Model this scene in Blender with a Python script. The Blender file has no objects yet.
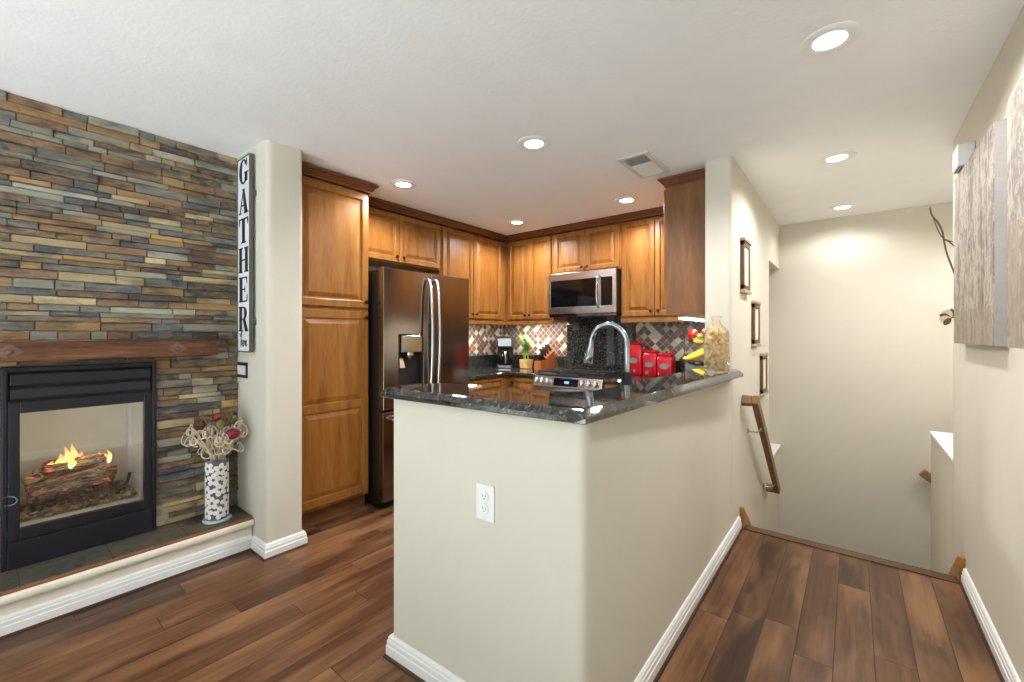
import bpy, bmesh, math, random
from mathutils import Vector, Matrix

R = random.Random(7)
S = bpy.context.scene
COL = S.collection
PI = math.pi


def lin(r, g, b):
    f = lambda c: c / 12.92 if c <= 0.04045 else ((c + 0.055) / 1.055) ** 2.4
    return (f(r / 255), f(g / 255), f(b / 255), 1.0)


# ------------------------------------------------------------------ camera
cam_d = bpy.data.cameras.new('camera')
cam = bpy.data.objects.new('camera', cam_d)
COL.objects.link(cam)
cam.location = (0, 0, 1.30)
cam.rotation_euler = (PI / 2, 0, math.atan(341 / 426.0))
cam_d.sensor_width = 36
cam_d.lens = 426 / 1024 * 36
cam_d.shift_y = -6 / 1024
cam_d.clip_start = 0.05
S.camera = cam

# ------------------------------------------------------------------ world, exposure
W = bpy.data.worlds.new('daylight')
S.world = W
W.use_nodes = True
WT = W.node_tree           # bright lower half added to light the ceiling, dimmer sky above it
_tc = WT.nodes.new('ShaderNodeTexCoord')
_sp = WT.nodes.new('ShaderNodeSeparateXYZ')
_rm = WT.nodes.new('ShaderNodeValToRGB')
_ad = WT.nodes.new('ShaderNodeMath')
_ad.operation = 'MULTIPLY_ADD'
_ad.inputs[1].default_value = 0.5
_ad.inputs[2].default_value = 0.5
WT.links.new(_tc.outputs['Generated'], _sp.inputs[0])
WT.links.new(_sp.outputs[2], _ad.inputs[0])
WT.links.new(_ad.outputs[0], _rm.inputs[0])
_rm.color_ramp.elements[0].position = 0.47
_rm.color_ramp.elements[0].color = (0.40, 0.43, 0.47, 1)
_rm.color_ramp.elements[1].position = 0.53
_rm.color_ramp.elements[1].color = (0.08, 0.09, 0.10, 1)
WT.links.new(_rm.outputs[0], WT.nodes['Background'].inputs[0])
WT.nodes['Background'].inputs[1].default_value = 4.0
sun_d = bpy.data.lights.new('sun', 'SUN')
sun_d.energy = 22.0
sun_d.angle = math.radians(1.0)
sun_d.color = (0.80, 0.93, 1.04)
sun = bpy.data.objects.new('sun', sun_d)
COL.objects.link(sun)
sun.rotation_euler = (math.radians(52), 0, math.radians(8))   # low sun added through the open side behind the camera for ceiling bounce
S.view_settings.view_transform = 'Standard'
S.view_settings.look = 'None'
S.view_settings.gamma = 1
S.view_settings.use_curve_mapping = False
S.view_settings.exposure = 0.50
LAMP_W = 54.0           # one recessed ceiling lamp
LAMP_COL = (0.98, 0.965, 0.99)
CEIL = 2.44


# ------------------------------------------------------------------ materials
class NT:
    def __init__(s, name):
        s.m = bpy.data.materials.new(name)
        s.m.use_nodes = True
        s.t = s.m.node_tree
        s.b = s.t.nodes['Principled BSDF']

    def n(s, typ, ins=None, **kw):
        nd = s.t.nodes.new(typ)
        for k, v in kw.items():
            setattr(nd, k, v)
        for k, v in (ins or {}).items():
            s.set(nd.inputs[k], v)
        return nd

    def set(s, sock, v):
        if isinstance(v, bpy.types.NodeSocket):
            s.t.links.new(v, sock)
        elif isinstance(v, bpy.types.Node):
            s.t.links.new(v.outputs[0], sock)
        else:
            sock.default_value = v

    def math(s, op, a, b=0.0, c=0.0):
        nd = s.n('ShaderNodeMath', operation=op)
        s.set(nd.inputs[0], a)
        s.set(nd.inputs[1], b)
        s.set(nd.inputs[2], c)
        return nd.outputs[0]

    def ramp(s, fac, stops, interp='LINEAR'):
        nd = s.n('ShaderNodeValToRGB')
        cr = nd.color_ramp
        cr.interpolation = interp
        while len(cr.elements) < len(stops):
            cr.elements.new(0.5)
        for e, (p, c) in zip(cr.elements, stops):
            e.position = p
            e.color = c
        s.set(nd.inputs[0], fac)
        return nd.outputs[0]

    def coord(s, scale=(1, 1, 1), kind='Object'):
        tc = s.n('ShaderNodeTexCoord')
        mp = s.n('ShaderNodeMapping', {0: tc.outputs[kind], 3: scale})
        return mp.outputs[0]

    def noise(s, vec, scale, detail=4, rough=0.55, dist=0.0):
        return s.n('ShaderNodeTexNoise', {'Vector': vec, 'Scale': scale, 'Detail': detail, 'Roughness': rough, 'Distortion': dist}).outputs[0]

    def mix(s, fac, a, b, blend='MIX'):
        nd = s.n('ShaderNodeMix', data_type='RGBA', blend_type=blend)
        s.set(nd.inputs[0], fac)
        s.set(nd.inputs[6], a)
        s.set(nd.inputs[7], b)
        return nd.outputs[2]

    def bump(s, h, strength=0.3, dist=0.01):
        s.set(s.b.inputs['Normal'], s.n('ShaderNodeBump', {'Height': h, 'Strength': strength, 'Distance': dist}).outputs[0])

    def p(s, **kw):
        for k, v in kw.items():
            s.set(s.b.inputs[k.replace('_', ' ')], v)
        return s


def plain(name, col, rough=0.5, metal=0.0, var=0.06, vscale=6.0, bump=0.0, bscale=60.0, **kw):
    t = NT(name)
    v = t.coord()
    n = t.noise(v, vscale, 3)
    dark = tuple(c * (1 - var) for c in col[:3]) + (1,)
    light = tuple(min(1, c * (1 + var)) for c in col[:3]) + (1,)
    t.p(Base_Color=t.ramp(n, [(0.3, dark), (0.7, light)]), Roughness=rough, Metallic=metal, **kw)
    if bump:
        t.bump(t.noise(v, bscale, 4), bump, 0.004)
    return t.m


def emit(name, col, strength):
    t = NT(name)
    t.p(Base_Color=col, Emission_Color=col, Emission_Strength=strength)
    return t.m


def wood(name, c1, c2, c3, rough=0.36, axis='z', scale=1.0):
    t = NT(name)
    sc = {'z': (9, 9, 1.1), 'y': (9, 1.1, 9), 'x': (1.1, 9, 9)}[axis]
    v = t.coord(tuple(q * scale for q in sc))
    n1 = t.noise(v, 1.3, 5, 0.6, 1.2)
    v2 = t.coord(tuple(q * scale * 6 for q in sc))
    n2 = t.noise(v2, 1.6, 3, 0.6)
    f = t.math('ADD', t.math('MULTIPLY', n1, 0.75), t.math('MULTIPLY', n2, 0.25))
    t.p(Base_Color=t.ramp(f, [(0.32, c1), (0.5, c2), (0.68, c3)]), Roughness=rough)
    t.p(Specular_IOR_Level=0.35)
    t.bump(n2, 0.06, 0.002)
    return t.m


M = {}
M['paint'] = plain('cream_wall_paint', lin(212, 206, 189), 0.75, var=0.012, bump=0.10, bscale=90)
M['rug'] = plain('cream_bounce_rug', lin(240, 238, 234), 0.95, var=0.05, vscale=40, bump=0.4)
M['ceiling'] = plain('ceiling_texture', lin(244, 243, 240), 0.9, var=0.015, bump=0.35, bscale=55)
M['white'] = plain('white_gloss_trim', lin(238, 238, 234), 0.35, var=0.01)
M['cream_trim'] = plain('cream_hearth_paint', lin(238, 231, 212), 0.45, var=0.02)
M['cab'] = wood('honey_maple', lin(118, 71, 28), lin(146, 95, 40), lin(162, 112, 54))
M['cab_dark'] = wood('dark_glazed_maple', lin(88, 48, 22), lin(108, 62, 30), lin(124, 74, 38), axis='y')
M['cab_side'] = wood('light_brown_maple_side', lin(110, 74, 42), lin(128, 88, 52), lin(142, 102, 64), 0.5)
M['toe'] = wood('dark_toe_board', lin(92, 58, 34), lin(110, 70, 40), lin(126, 82, 50), 0.5, 'y')
M['nosing'] = wood('dark_stair_nosing', lin(72, 48, 34), lin(88, 60, 42), lin(104, 74, 52), 0.4, 'x')
M['rail'] = wood('oak_handrail', lin(110, 78, 50), lin(132, 96, 64), lin(150, 114, 80), 0.4, 'y')
M['skirt'] = wood('orange_stair_skirt', lin(140, 88, 36), lin(170, 112, 52), lin(190, 132, 68), 0.4, 'y')
M['mantel'] = wood('mahogany_beam', lin(60, 35, 22), lin(98, 60, 38), lin(134, 90, 58), 0.55, 'y', 2.2)
M['shoe'] = wood('dark_shoe_moulding', lin(52, 36, 28), lin(66, 46, 36), lin(80, 58, 44), 0.45, 'y')
M['knob'] = plain('bronze_knob', lin(60, 40, 28), 0.35, 0.8)
M['black'] = plain('satin_black', lin(24, 25, 28), 0.4, var=0.1)
M['black_gloss'] = plain('gloss_black', lin(10, 10, 12), 0.06, var=0.05)
M['black_metal'] = plain('black_fireplace_steel', lin(34, 36, 42), 0.35, 0.3, var=0.08)
M['groove'] = plain('matte_black_gap', lin(8, 8, 9), 0.7)
M['steel'] = plain('brushed_steel', lin(206, 203, 200), 0.24, 1.0, var=0.05)
M['dark_steel'] = plain('dark_stainless', lin(138, 131, 125), 0.15, 1.0, var=0.05, vscale=2, Anisotropic=0.7, Anisotropic_Rotation=0.25)
M['chrome'] = plain('bluish_chrome', lin(176, 188, 200), 0.14, 1.0, var=0.03)
M['iron'] = plain('cast_iron', lin(42, 40, 38), 0.55, 0.3, var=0.15)
M['plate'] = plain('white_plastic', lin(236, 236, 234), 0.35, var=0.01)
M['navy'] = plain('navy_black_plate', lin(30, 34, 46), 0.35, var=0.08)
M['lens'] = emit('lamp_lens', (1.0, 0.96, 0.90, 1), 7.0)
M['strip'] = emit('strip_lens', (1.0, 0.97, 0.90, 1), 3.5)
M['red'] = plain('red_glaze', lin(176, 22, 34), 0.12, var=0.1, vscale=14)
M['oval'] = plain('grey_label', lin(120, 128, 128), 0.3, 0.4, var=0.2, vscale=40)
M['cork'] = plain('cork', lin(232, 206, 160), 0.85, var=0.25, vscale=30, bump=0.3)
M['apple'] = plain('red_apple', lin(176, 26, 24), 0.25, var=0.25, vscale=14)
M['pepper'] = plain('green_fruit', lin(92, 128, 38), 0.3, var=0.2)
M['orange_f'] = plain('yellow_fruit', lin(214, 160, 44), 0.4, var=0.1)
M['banana'] = plain('banana', lin(236, 196, 40), 0.45, var=0.1, vscale=20)
M['leaf'] = plain('bamboo_leaf', lin(96, 142, 36), 0.4, var=0.25, vscale=20)
M['stalk'] = plain('bamboo_stalk', lin(150, 176, 62), 0.4, var=0.15)
M['pot'] = plain('glazed_pot', lin(198, 160, 104), 0.4, var=0.3, vscale=22)
M['block'] = wood('knife_block_wood', lin(150, 82, 38), lin(172, 100, 50), lin(188, 116, 62))
M['curl'] = plain('dried_cream_curls', lin(214, 200, 172), 0.8, var=0.12)
M['twig'] = plain('brown_twig', lin(92, 74, 56), 0.8, var=0.2)
M['berry'] = plain('dark_red_ball', lin(138, 14, 44), 0.35, var=0.2)
M['rosette'] = plain('brown_dried_rose', lin(84, 42, 34), 0.8, var=0.3, vscale=40)
M['moss'] = plain('olive_dried_moss', lin(120, 112, 64), 0.85, var=0.3, vscale=40)
M['vase'] = plain('smoky_vase', lin(104, 104, 106), 0.12, var=0.1)
M['petal'] = plain('white_petal', lin(232, 232, 226), 0.4, var=0.03)
M['glass_base'] = plain('pale_blue_glass_base', lin(178, 198, 208), 0.08, var=0.05)
M['signface'] = plain('white_sign_board', lin(226, 230, 232), 0.6, var=0.03)
M['signframe'] = plain('grey_sign_frame', lin(96, 94, 84), 0.7, var=0.15, vscale=20)
M['ink'] = plain('black_ink', lin(22, 22, 26), 0.5)
M['bronze'] = wood('bronze_picture_frame', lin(84, 62, 42), lin(104, 78, 54), lin(126, 98, 70), 0.4)
M['gold'] = plain('pale_gold_bead', lin(184, 164, 120), 0.35, 0.5, var=0.1)
M['mat'] = plain('ivory_picture_mat', lin(236, 226, 196), 0.6, var=0.02)
M['diamond'] = plain('iron_rosette', lin(118, 88, 76), 0.5, 0.35, var=0.15, vscale=30)
M['brick_in'] = plain('beige_firebox_panel', lin(240, 244, 234), 0.6, var=0.05)
M['side_in'] = plain('firebox_side_reflection_tone', lin(232, 240, 250), 0.3, var=0.04)
M['wire'] = plain('blue_grey_wire', lin(130, 146, 170), 0.3, 0.4)
M['vent'] = plain('vent_paint', lin(214, 210, 200), 0.5, var=0.02)
M['vent_dark'] = plain('vent_shadow_grille', lin(80, 80, 80), 0.7)
M['screen'] = emit('range_screen', (0.10, 0.25, 0.9, 1), 1.2)


def granite():
    t = NT('dark_granite')
    v = t.coord()
    vo = t.n('ShaderNodeTexVoronoi', {'Vector': v, 'Scale': 130.0}, feature='F1')
    n = t.noise(v, 55, 6, 0.75)
    base = t.ramp(n, [(0.38, lin(14, 17, 20)), (0.50, lin(34, 38, 40)), (0.58, lin(66, 68, 62)), (0.70, lin(124, 120, 104))])
    sp = t.ramp(vo.outputs['Color'], [(0.82, (0, 0, 0, 1)), (0.92, (1, 1, 1, 1))])
    t.p(Base_Color=t.mix(t.math('MULTIPLY', sp, 0.35), base, lin(120, 128, 124)), Roughness=0.03, IOR=1.8)
    return t.m


M['granite'] = granite()


def tile(name, a, b):
    """diamond mosaic of cream, maroon, grey and plum glass tiles in the plane of axes a, b"""
    t = NT(name)
    tc = t.n('ShaderNodeTexCoord')
    sp = t.n('ShaderNodeSeparateXYZ', {0: tc.outputs['Object']})
    x, z = sp.outputs[a], sp.outputs[b]
    k = 1 / (0.052 * math.sqrt(2))
    u = t.math('MULTIPLY', t.math('ADD', x, z), k)
    w = t.math('MULTIPLY', t.math('SUBTRACT', z, x), k)
    cell = t.n('ShaderNodeCombineXYZ', {0: t.math('FLOOR', u), 1: t.math('FLOOR', w)})
    rn = t.n('ShaderNodeTexWhiteNoise', {'Vector': cell.outputs[0]}, noise_dimensions='2D')
    c = t.ramp(rn.outputs[0], [(0, lin(206, 200, 176)), (0.20, lin(104, 44, 42)), (0.38, lin(88, 62, 68)), (0.52, lin(74, 76, 78)),
                               (0.66, lin(176, 170, 148)), (0.76, lin(122, 62, 52)), (0.88, lin(70, 56, 58))], 'CONSTANT')
    nz = t.noise(tc.outputs['Object'], 60, 3)
    c = t.mix(t.math('MULTIPLY', nz, 0.35), c, lin(150, 140, 126))
    fu, fw = t.math('FRACT', u), t.math('FRACT', w)
    e = t.math('MINIMUM', t.math('MINIMUM', fu, t.math('SUBTRACT', 1.0, fu)), t.math('MINIMUM', fw, t.math('SUBTRACT', 1.0, fw)))
    g = t.math('LESS_THAN', e, 0.045)
    t.p(Base_Color=t.mix(g, c, lin(160, 152, 138)), Roughness=t.math('ADD', t.math('MULTIPLY', g, 0.6), 0.12))
    t.bump(t.math('MINIMUM', t.math('MULTIPLY', e, 8.0), 1.0), 0.4, 0.003)
    return t.m


M['tile_back'] = tile('diamond_mosaic_back', 0, 2)
M['tile_left'] = tile('diamond_mosaic_left', 1, 2)


def planks():
    t = NT('walnut_floor_planks')
    tc = t.n('ShaderNodeTexCoord')
    sp = t.n('ShaderNodeSeparateXYZ', {0: tc.outputs['Object']})
    x, y = sp.outputs[0], sp.outputs[1]
    wd, ln = 0.128, 1.15
    u = t.math('DIVIDE', t.math('ADD', x, 0.445), wd)
    row = t.math('FLOOR', u)
    rr = t.n('ShaderNodeTexWhiteNoise', {'W': row}, noise_dimensions='1D').outputs[0]
    vv = t.math('ADD', t.math('DIVIDE', y, ln), t.math('MULTIPLY', rr, 7.0))
    colm = t.math('FLOOR', vv)
    cell = t.n('ShaderNodeCombineXYZ', {0: row, 1: colm})
    rn = t.n('ShaderNodeTexWhiteNoise', {'Vector': cell.outputs[0]}, noise_dimensions='2D')
    base = t.ramp(rn.outputs[0], [(0, lin(68, 41, 26)), (0.35, lin(91, 57, 34)), (0.7, lin(109, 71, 43)), (1.0, lin(134, 92, 58))])
    gv = t.n('ShaderNodeCombineXYZ', {0: t.math('MULTIPLY', x, 34.0), 1: t.math('MULTIPLY', y, 1.3), 2: t.math('MULTIPLY', rn.outputs[0], 40.0)})
    g1 = t.noise(gv.outputs[0], 1.3, 6, 0.66, 0.35)
    gv2 = t.n('ShaderNodeCombineXYZ', {0: t.math('MULTIPLY', x, 5.0), 1: t.math('MULTIPLY', y, 1.2), 2: t.math('MULTIPLY', rn.outputs[0], 40.0)})
    g2 = t.noise(gv2.outputs[0], 1.6, 3, 0.5, 0.3)
    c = t.mix(t.ramp(g1, [(0.35, (1, 1, 1, 1)), (0.62, (0, 0, 0, 1))]), base, lin(40, 23, 15))
    c = t.mix(0.62, base, c)
    c = t.mix(t.ramp(g2, [(0.45, (0, 0, 0, 1)), (0.75, (0.55, 0.55, 0.55, 1))]), c, lin(168, 124, 86))
    fu, fv = t.math('FRACT', u), t.math('FRACT', vv)
    eu = t.math('MULTIPLY', t.math('MINIMUM', fu, t.math('SUBTRACT', 1.0, fu)), wd)
    ev = t.math('MULTIPLY', t.math('MINIMUM', fv, t.math('SUBTRACT', 1.0, fv)), ln)
    e = t.math('MINIMUM', eu, ev)
    seam = t.math('LESS_THAN', e, 0.0016)
    t.p(Base_Color=t.mix(seam, c, lin(44, 28, 20)), Roughness=t.math('ADD', 0.24, t.math('MULTIPLY', g2, 0.14)), Specular_IOR_Level=0.32)
    h = t.math('ADD', t.math('MULTIPLY', t.math('MINIMUM', t.math('MULTIPLY', e, 220.0), 1.0), 1.0), t.math('MULTIPLY', g2, 0.8))
    t.bump(h, 0.22, 0.003)
    return t.m


M['floor'] = planks()


def stone_mat():
    t = NT('ledger_stone')
    at = t.n('ShaderNodeAttribute', attribute_name='stone_col')
    v = t.coord((1, 0.45, 1.3))
    n = t.noise(v, 26, 8, 0.7, 0.6)
    n2 = t.noise(v, 9, 4, 0.6)
    c = t.mix(t.ramp(n, [(0.42, (0, 0, 0, 1)), (0.62, (0.9, 0.9, 0.9, 1))]), at.outputs[0], lin(172, 148, 110))
    c = t.mix(t.ramp(n2, [(0.38, (0.85, 0.85, 0.85, 1)), (0.50, (0, 0, 0, 1))]), c, lin(64, 60, 58))
    c = t.mix(0.32, c, at.outputs[0])
    t.p(Base_Color=c, Roughness=0.62)
    t.bump(n, 1.0, 0.014)
    return t.m


M['stone'] = stone_mat()


def slate():
    t = NT('slate_hearth_tile')
    v = t.coord()
    n = t.noise(v, 10, 8, 0.7, 1.0)
    c = t.ramp(n, [(0.34, lin(48, 52, 50)), (0.46, lin(78, 84, 76)), (0.55, lin(104, 80, 62)), (0.62, lin(92, 92, 80)), (0.75, lin(62, 70, 66))])
    sp = t.n('ShaderNodeSeparateXYZ', {0: t.n('ShaderNodeTexCoord').outputs['Object']})
    f = t.math('FRACT', t.math('MULTIPLY', sp.outputs[1], 3.3))
    g = t.math('LESS_THAN', f, 0.018)
    t.p(Base_Color=t.mix(g, c, lin(48, 44, 40)), Roughness=0.38)
    t.bump(n, 0.4, 0.006)
    return t.m


M['slate'] = slate()
M['slate_edge'] = plain('rust_slate_edge', lin(150, 92, 56), 0.55, var=0.2, vscale=12)


def attr_mat(name, attr, rough):
    t = NT(name)
    at = t.n('ShaderNodeAttribute', attribute_name=attr)
    n = t.noise(t.coord(), 60, 3)
    t.p(Base_Color=t.mix(t.math('MULTIPLY', n, 0.4), at.outputs[0], lin(90, 74, 58)), Roughness=rough)
    return t.m


M['pebble'] = attr_mat('pebbles', 'stone_col', 0.5)


def log_mat():
    t = NT('charred_log')
    v = t.coord((6, 1.0, 6))
    n = t.noise(v, 9, 6, 0.7, 1.0)
    c = t.ramp(n, [(0.34, lin(34, 30, 28)), (0.46, lin(104, 90, 76)), (0.54, lin(168, 148, 122)), (0.66, lin(220, 204, 178))])
    em = t.ramp(t.noise(t.coord((3, 1, 3)), 13, 4, 0.6), [(0.62, (0, 0, 0, 1)), (0.70, (1.0, 0.12, 0.04, 1))])
    t.p(Base_Color=c, Roughness=0.9, Emission_Color=em, Emission_Strength=1.3)
    t.bump(n, 0.9, 0.01)
    return t.m


M['log'] = log_mat()


def flame_mat():
    t = NT('flame')
    tc = t.n('ShaderNodeTexCoord')
    sp = t.n('ShaderNodeSeparateXYZ', {0: tc.outputs['Generated']})
    c = t.ramp(sp.outputs[2], [(0.0, (1.0, 0.72, 0.36, 1)), (0.4, (1.0, 0.55, 0.16, 1)), (1.0, (1.0, 0.22, 0.04, 1))])
    em = t.n('ShaderNodeEmission', {0: c, 1: 2.2})
    tr = t.n('ShaderNodeBsdfTransparent')
    fac = t.ramp(sp.outputs[2], [(0.0, (0.85, 0.85, 0.85, 1)), (0.5, (0.7, 0.7, 0.7, 1)), (1.0, (0.15, 0.15, 0.15, 1))])
    mx = t.n('ShaderNodeMixShader', {0: fac, 1: tr.outputs[0], 2: em.outputs[0]})
    t.t.links.new(mx.outputs[0], t.t.nodes['Material Output'].inputs[0])
    return t.m


M['flame'] = flame_mat()


def clear(name, tint, gloss_boost=1.0):
    t = NT(name)
    tr = t.n('ShaderNodeBsdfTransparent', {0: tint})
    gl = t.n('ShaderNodeBsdfGlossy', {0: (1, 1, 1, 1), 1: 0.0})
    fr = t.n('ShaderNodeFresnel', {0: 1.5})
    mx = t.n('ShaderNodeMixShader', {0: t.math('MULTIPLY', fr, gloss_boost), 1: tr.outputs[0], 2: gl.outputs[0]})
    t.t.links.new(mx.outputs[0], t.t.nodes['Material Output'].inputs[0])
    return t.m


M['glass'] = clear('fireplace_glass', (0.97, 0.98, 0.98, 1), 2.0)
M['bottle'] = clear('bottle_glass', (0.985, 0.97, 0.92, 1), 0.8)


def art(name, seed, stops, arch):
    t = NT(name)
    v = t.coord((1, 8.0, 0.6))
    mp = t.n('ShaderNodeMapping', {0: v, 1: (seed, seed * 1.7, seed)})
    n = t.noise(mp.outputs[0], 1.0, 5, 0.6, 0.4)
    n2 = t.noise(t.coord((1, 6, 5)), 2.2, 6, 0.7, 1.0)
    f = t.math('ADD', t.math('MULTIPLY', n, 0.6), t.math('MULTIPLY', n2, 0.4))
    c = t.ramp(f, stops)
    sp = t.n('ShaderNodeSeparateXYZ', {0: t.n('ShaderNodeTexCoord').outputs['Object']})
    low = t.math('MULTIPLY', t.math('LESS_THAN', sp.outputs[2], arch), t.math('GREATER_THAN', n2, 0.42))
    t.p(Base_Color=t.mix(t.math('MULTIPLY', low, 0.6), c, lin(140, 124, 102)), Roughness=0.7)
    return t.m


ST = [(0.34, lin(84, 76, 68)), (0.44, lin(128, 116, 102)), (0.50, lin(176, 166, 150)), (0.56, lin(116, 108, 100)), (0.66, lin(190, 182, 168))]
M['art_a'] = art('sepia_street_print', 3.0, ST, 0.16)
M['art_b'] = art('sepia_facade_print', 8.0, ST[::1], 0.42)
M['art_edge'] = art('print_wrap_edge', 5.0, [(0.3, lin(150, 138, 124)), (0.5, lin(160, 156, 156)), (0.7, lin(176, 166, 150))], 0.0)


# ------------------------------------------------------------------ mesh builder
class MB:
    def __init__(s):
        s.v, s.f, s.mi, s.col = [], [], [], []
        s.cur = 0
        s.c = None

    def add(s, vs, fs):
        o = len(s.v)
        s.v += [tuple(p) for p in vs]
        for f in fs:
            s.f.append([o + i for i in f])
            s.mi.append(s.cur)
            s.col.append(s.c)
        return s

    def box(s, x0, y0, z0, x1, y1, z1):
        x0, x1 = min(x0, x1), max(x0, x1)
        y0, y1 = min(y0, y1), max(y0, y1)
        z0, z1 = min(z0, z1), max(z0, z1)
        vs = [(x, y, z) for z in (z0, z1) for y in (y0, y1) for x in (x0, x1)]
        return s.add(vs, [(0, 2, 3, 1), (4, 5, 7, 6), (0, 1, 5, 4), (2, 6, 7, 3), (0, 4, 6, 2), (1, 3, 7, 5)])

    def hexa(s, b, t):
        return s.add(list(b) + list(t), [(3, 2, 1, 0), (4, 5, 6, 7), (0, 1, 5, 4), (1, 2, 6, 5), (2, 3, 7, 6), (3, 0, 4, 7)])

    def prism(s, poly, z0, z1, f=None):
        f = f or (lambda a, b, c: (a, b, c))
        n = len(poly)
        vs = [f(a, b, z0) for a, b in poly] + [f(a, b, z1) for a, b in poly]
        fs = [tuple(range(n - 1, -1, -1)), tuple(range(n, 2 * n))] + [(i, (i + 1) % n, n + (i + 1) % n, n + i) for i in range(n)]
        return s.add(vs, fs)

    def loft(s, rings, cap=True):
        n = len(rings[0])
        vs = [p for r in rings for p in r]
        fs = []
        for k in range(len(rings) - 1):
            for i in range(n):
                j = (i + 1) % n
                fs.append((k * n + i, k * n + j, (k + 1) * n + j, (k + 1) * n + i))
        if cap:
            fs.append(tuple(range(n - 1, -1, -1)))
            fs.append(tuple((len(rings) - 1) * n + i for i in range(n)))
        return s.add(vs, fs)

    def lathe(s, prof, c=(0, 0, 0), axis='z', n=24, cap=True):
        rings = []
        for r, h in prof:
            ring = []
            for i in range(n):
                a = 2 * PI * i / n
                p, q = r * math.cos(a), r * math.sin(a)
                d = {'z': (p, q, h), 'x': (h, p, q), 'y': (q, h, p)}[axis]
                ring.append((c[0] + d[0], c[1] + d[1], c[2] + d[2]))
            rings.append(ring)
        return s.loft(rings, cap)

    def tube(s, path, rad, n=8):
        P = [Vector(p) for p in path]
        rad = rad if isinstance(rad, (list, tuple)) else [rad] * len(P)
        rings = []
        t0 = (P[1] - P[0]).normalized()
        up = Vector((0, 0, 1)) if abs(t0.z) < 0.9 else Vector((1, 0, 0))
        nrm = t0.cross(up).normalized()
        for i, p in enumerate(P):
            t = (P[min(i + 1, len(P) - 1)] - P[max(i - 1, 0)]).normalized()
            nrm = (nrm - t * nrm.dot(t)).normalized()
            b = t.cross(nrm)
            rings.append([p + (nrm * math.cos(2 * PI * k / n) + b * math.sin(2 * PI * k / n)) * rad[i] for k in range(n)])
        return s.loft(rings)

    def blob(s, c, r, n=12, m=8, jit=0.0):
        rx, ry, rz = r if isinstance(r, (tuple, list)) else (r, r, r)
        prof = []
        rings = []
        for k in range(1, m):
            a = PI * k / m
            ring = []
            for i in range(n):
                b = 2 * PI * i / n
                q = 1 + R.uniform(-jit, jit)
                ring.append((c[0] + rx * math.sin(a) * math.cos(b) * q, c[1] + ry * math.sin(a) * math.sin(b) * q, c[2] - rz * math.cos(a) * q))
            rings.append(ring)
        return s.loft(rings)

    def door(s, w, h, f, t=0.020, fr=0.055):
        """raised panel door in (across, up, out) coordinates mapped by f"""
        prof = [(0, 0), (0, t - 0.004), (0.004, t), (fr - 0.010, t), (fr - 0.005, t - 0.004), (fr, t - 0.014), (fr + 0.008, t - 0.015),
                (fr + 0.036, t - 0.003), (fr + 0.039, t - 0.0025)]
        rings = [[f(i, i, d), f(w - i, i, d), f(w - i, h - i, d), f(i, h - i, d)] for i, d in prof]
        return s.loft(rings)

    def build(s, name, mats, parent=None, org=None, bevel=0.0, smooth=False, seg=2):
        if not isinstance(mats, (list, tuple)):
            mats = [mats]
        if parent is not None:
            o = ORG[parent.name]
        elif org is not None:
            o = Vector(org)
        else:
            xs, ys, zs = zip(*s.v)
            o = Vector(((min(xs) + max(xs)) / 2, (min(ys) + max(ys)) / 2, min(zs)))
        me = bpy.data.meshes.new(name)
        me.from_pydata([Vector(p) - o for p in s.v], [], s.f)
        for m in mats:
            me.materials.append(m)
        me.polygons.foreach_set('material_index', s.mi)
        if any(c is not None for c in s.col):
            a = me.attributes.new('stone_col', 'FLOAT_COLOR', 'FACE')
            for i, c in enumerate(s.col):
                a.data[i].color = c or (0.2, 0.2, 0.2, 1)
        bm = bmesh.new()
        bm.from_mesh(me)
        bmesh.ops.recalc_face_normals(bm, faces=bm.faces)
        bm.to_mesh(me)
        bm.free()
        ob = bpy.data.objects.new(name, me)
        COL.objects.link(ob)
        if parent is not None:
            ob.parent = parent
        else:
            ob.location = o
        ORG[ob.name] = o
        if bevel:
            b = ob.modifiers.new('bevel', 'BEVEL')
            b.width = bevel
            b.segments = seg
            b.limit_method = 'ANGLE'
            b.angle_limit = math.radians(40)
        if smooth:
            me.polygons.foreach_set('use_smooth', [True] * len(me.polygons))
            try:
                me.set_sharp_from_angle(angle=math.radians(42))
            except Exception:
                pass
        return ob


ORG = {}


def tag(o, label, cat, group=None):
    o['label'] = label
    o['category'] = cat
    if group:
        o['group'] = group
    return o


def thing(name, label, cat, loc, group=None):
    o = bpy.data.objects.new(name, None)
    o.empty_display_size = 0.05
    COL.objects.link(o)
    o.location = loc
    ORG[o.name] = Vector(loc)
    return tag(o, label, cat, group)


def struct(o):
    o['kind'] = 'structure'
    return o


def copy_tree(o, parent=None):
    c = o.copy()
    COL.objects.link(c)
    ORG[c.name] = ORG[o.name]
    if parent is not None:
        c.parent = parent
    for ch in list(o.children):
        copy_tree(ch, c)
    return c


def spline(pts, k=6):
    """Catmull-Rom through pts"""
    P = [Vector(p) for p in pts]
    out = []
    for i in range(len(P) - 1):
        a, b, c, d = P[max(i - 1, 0)], P[i], P[i + 1], P[min(i + 2, len(P) - 1)]
        for j in range(k):
            t = j / k
            out.append(0.5 * ((2 * b) + (c - a) * t + (2 * a - 5 * b + 4 * c - d) * t * t + (3 * b - a - 3 * c + d) * t ** 3))
    out.append(P[-1])
    return out


def rounded(poly, radii, k=6):
    out = []
    n = len(poly)
    for i, p in enumerate(poly):
        r = radii.get(i, 0)
        if not r:
            out.append(p)
            continue
        P, A, B = Vector(p), Vector(poly[i - 1]), Vector(poly[(i + 1) % n])
        a, b = P + (A - P).normalized() * r, P + (B - P).normalized() * r
        for j in range(k + 1):
            t = j / k
            q = a * (1 - t) ** 2 + P * 2 * t * (1 - t) + b * t * t
            out.append((q.x, q.y))
    return out


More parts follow.
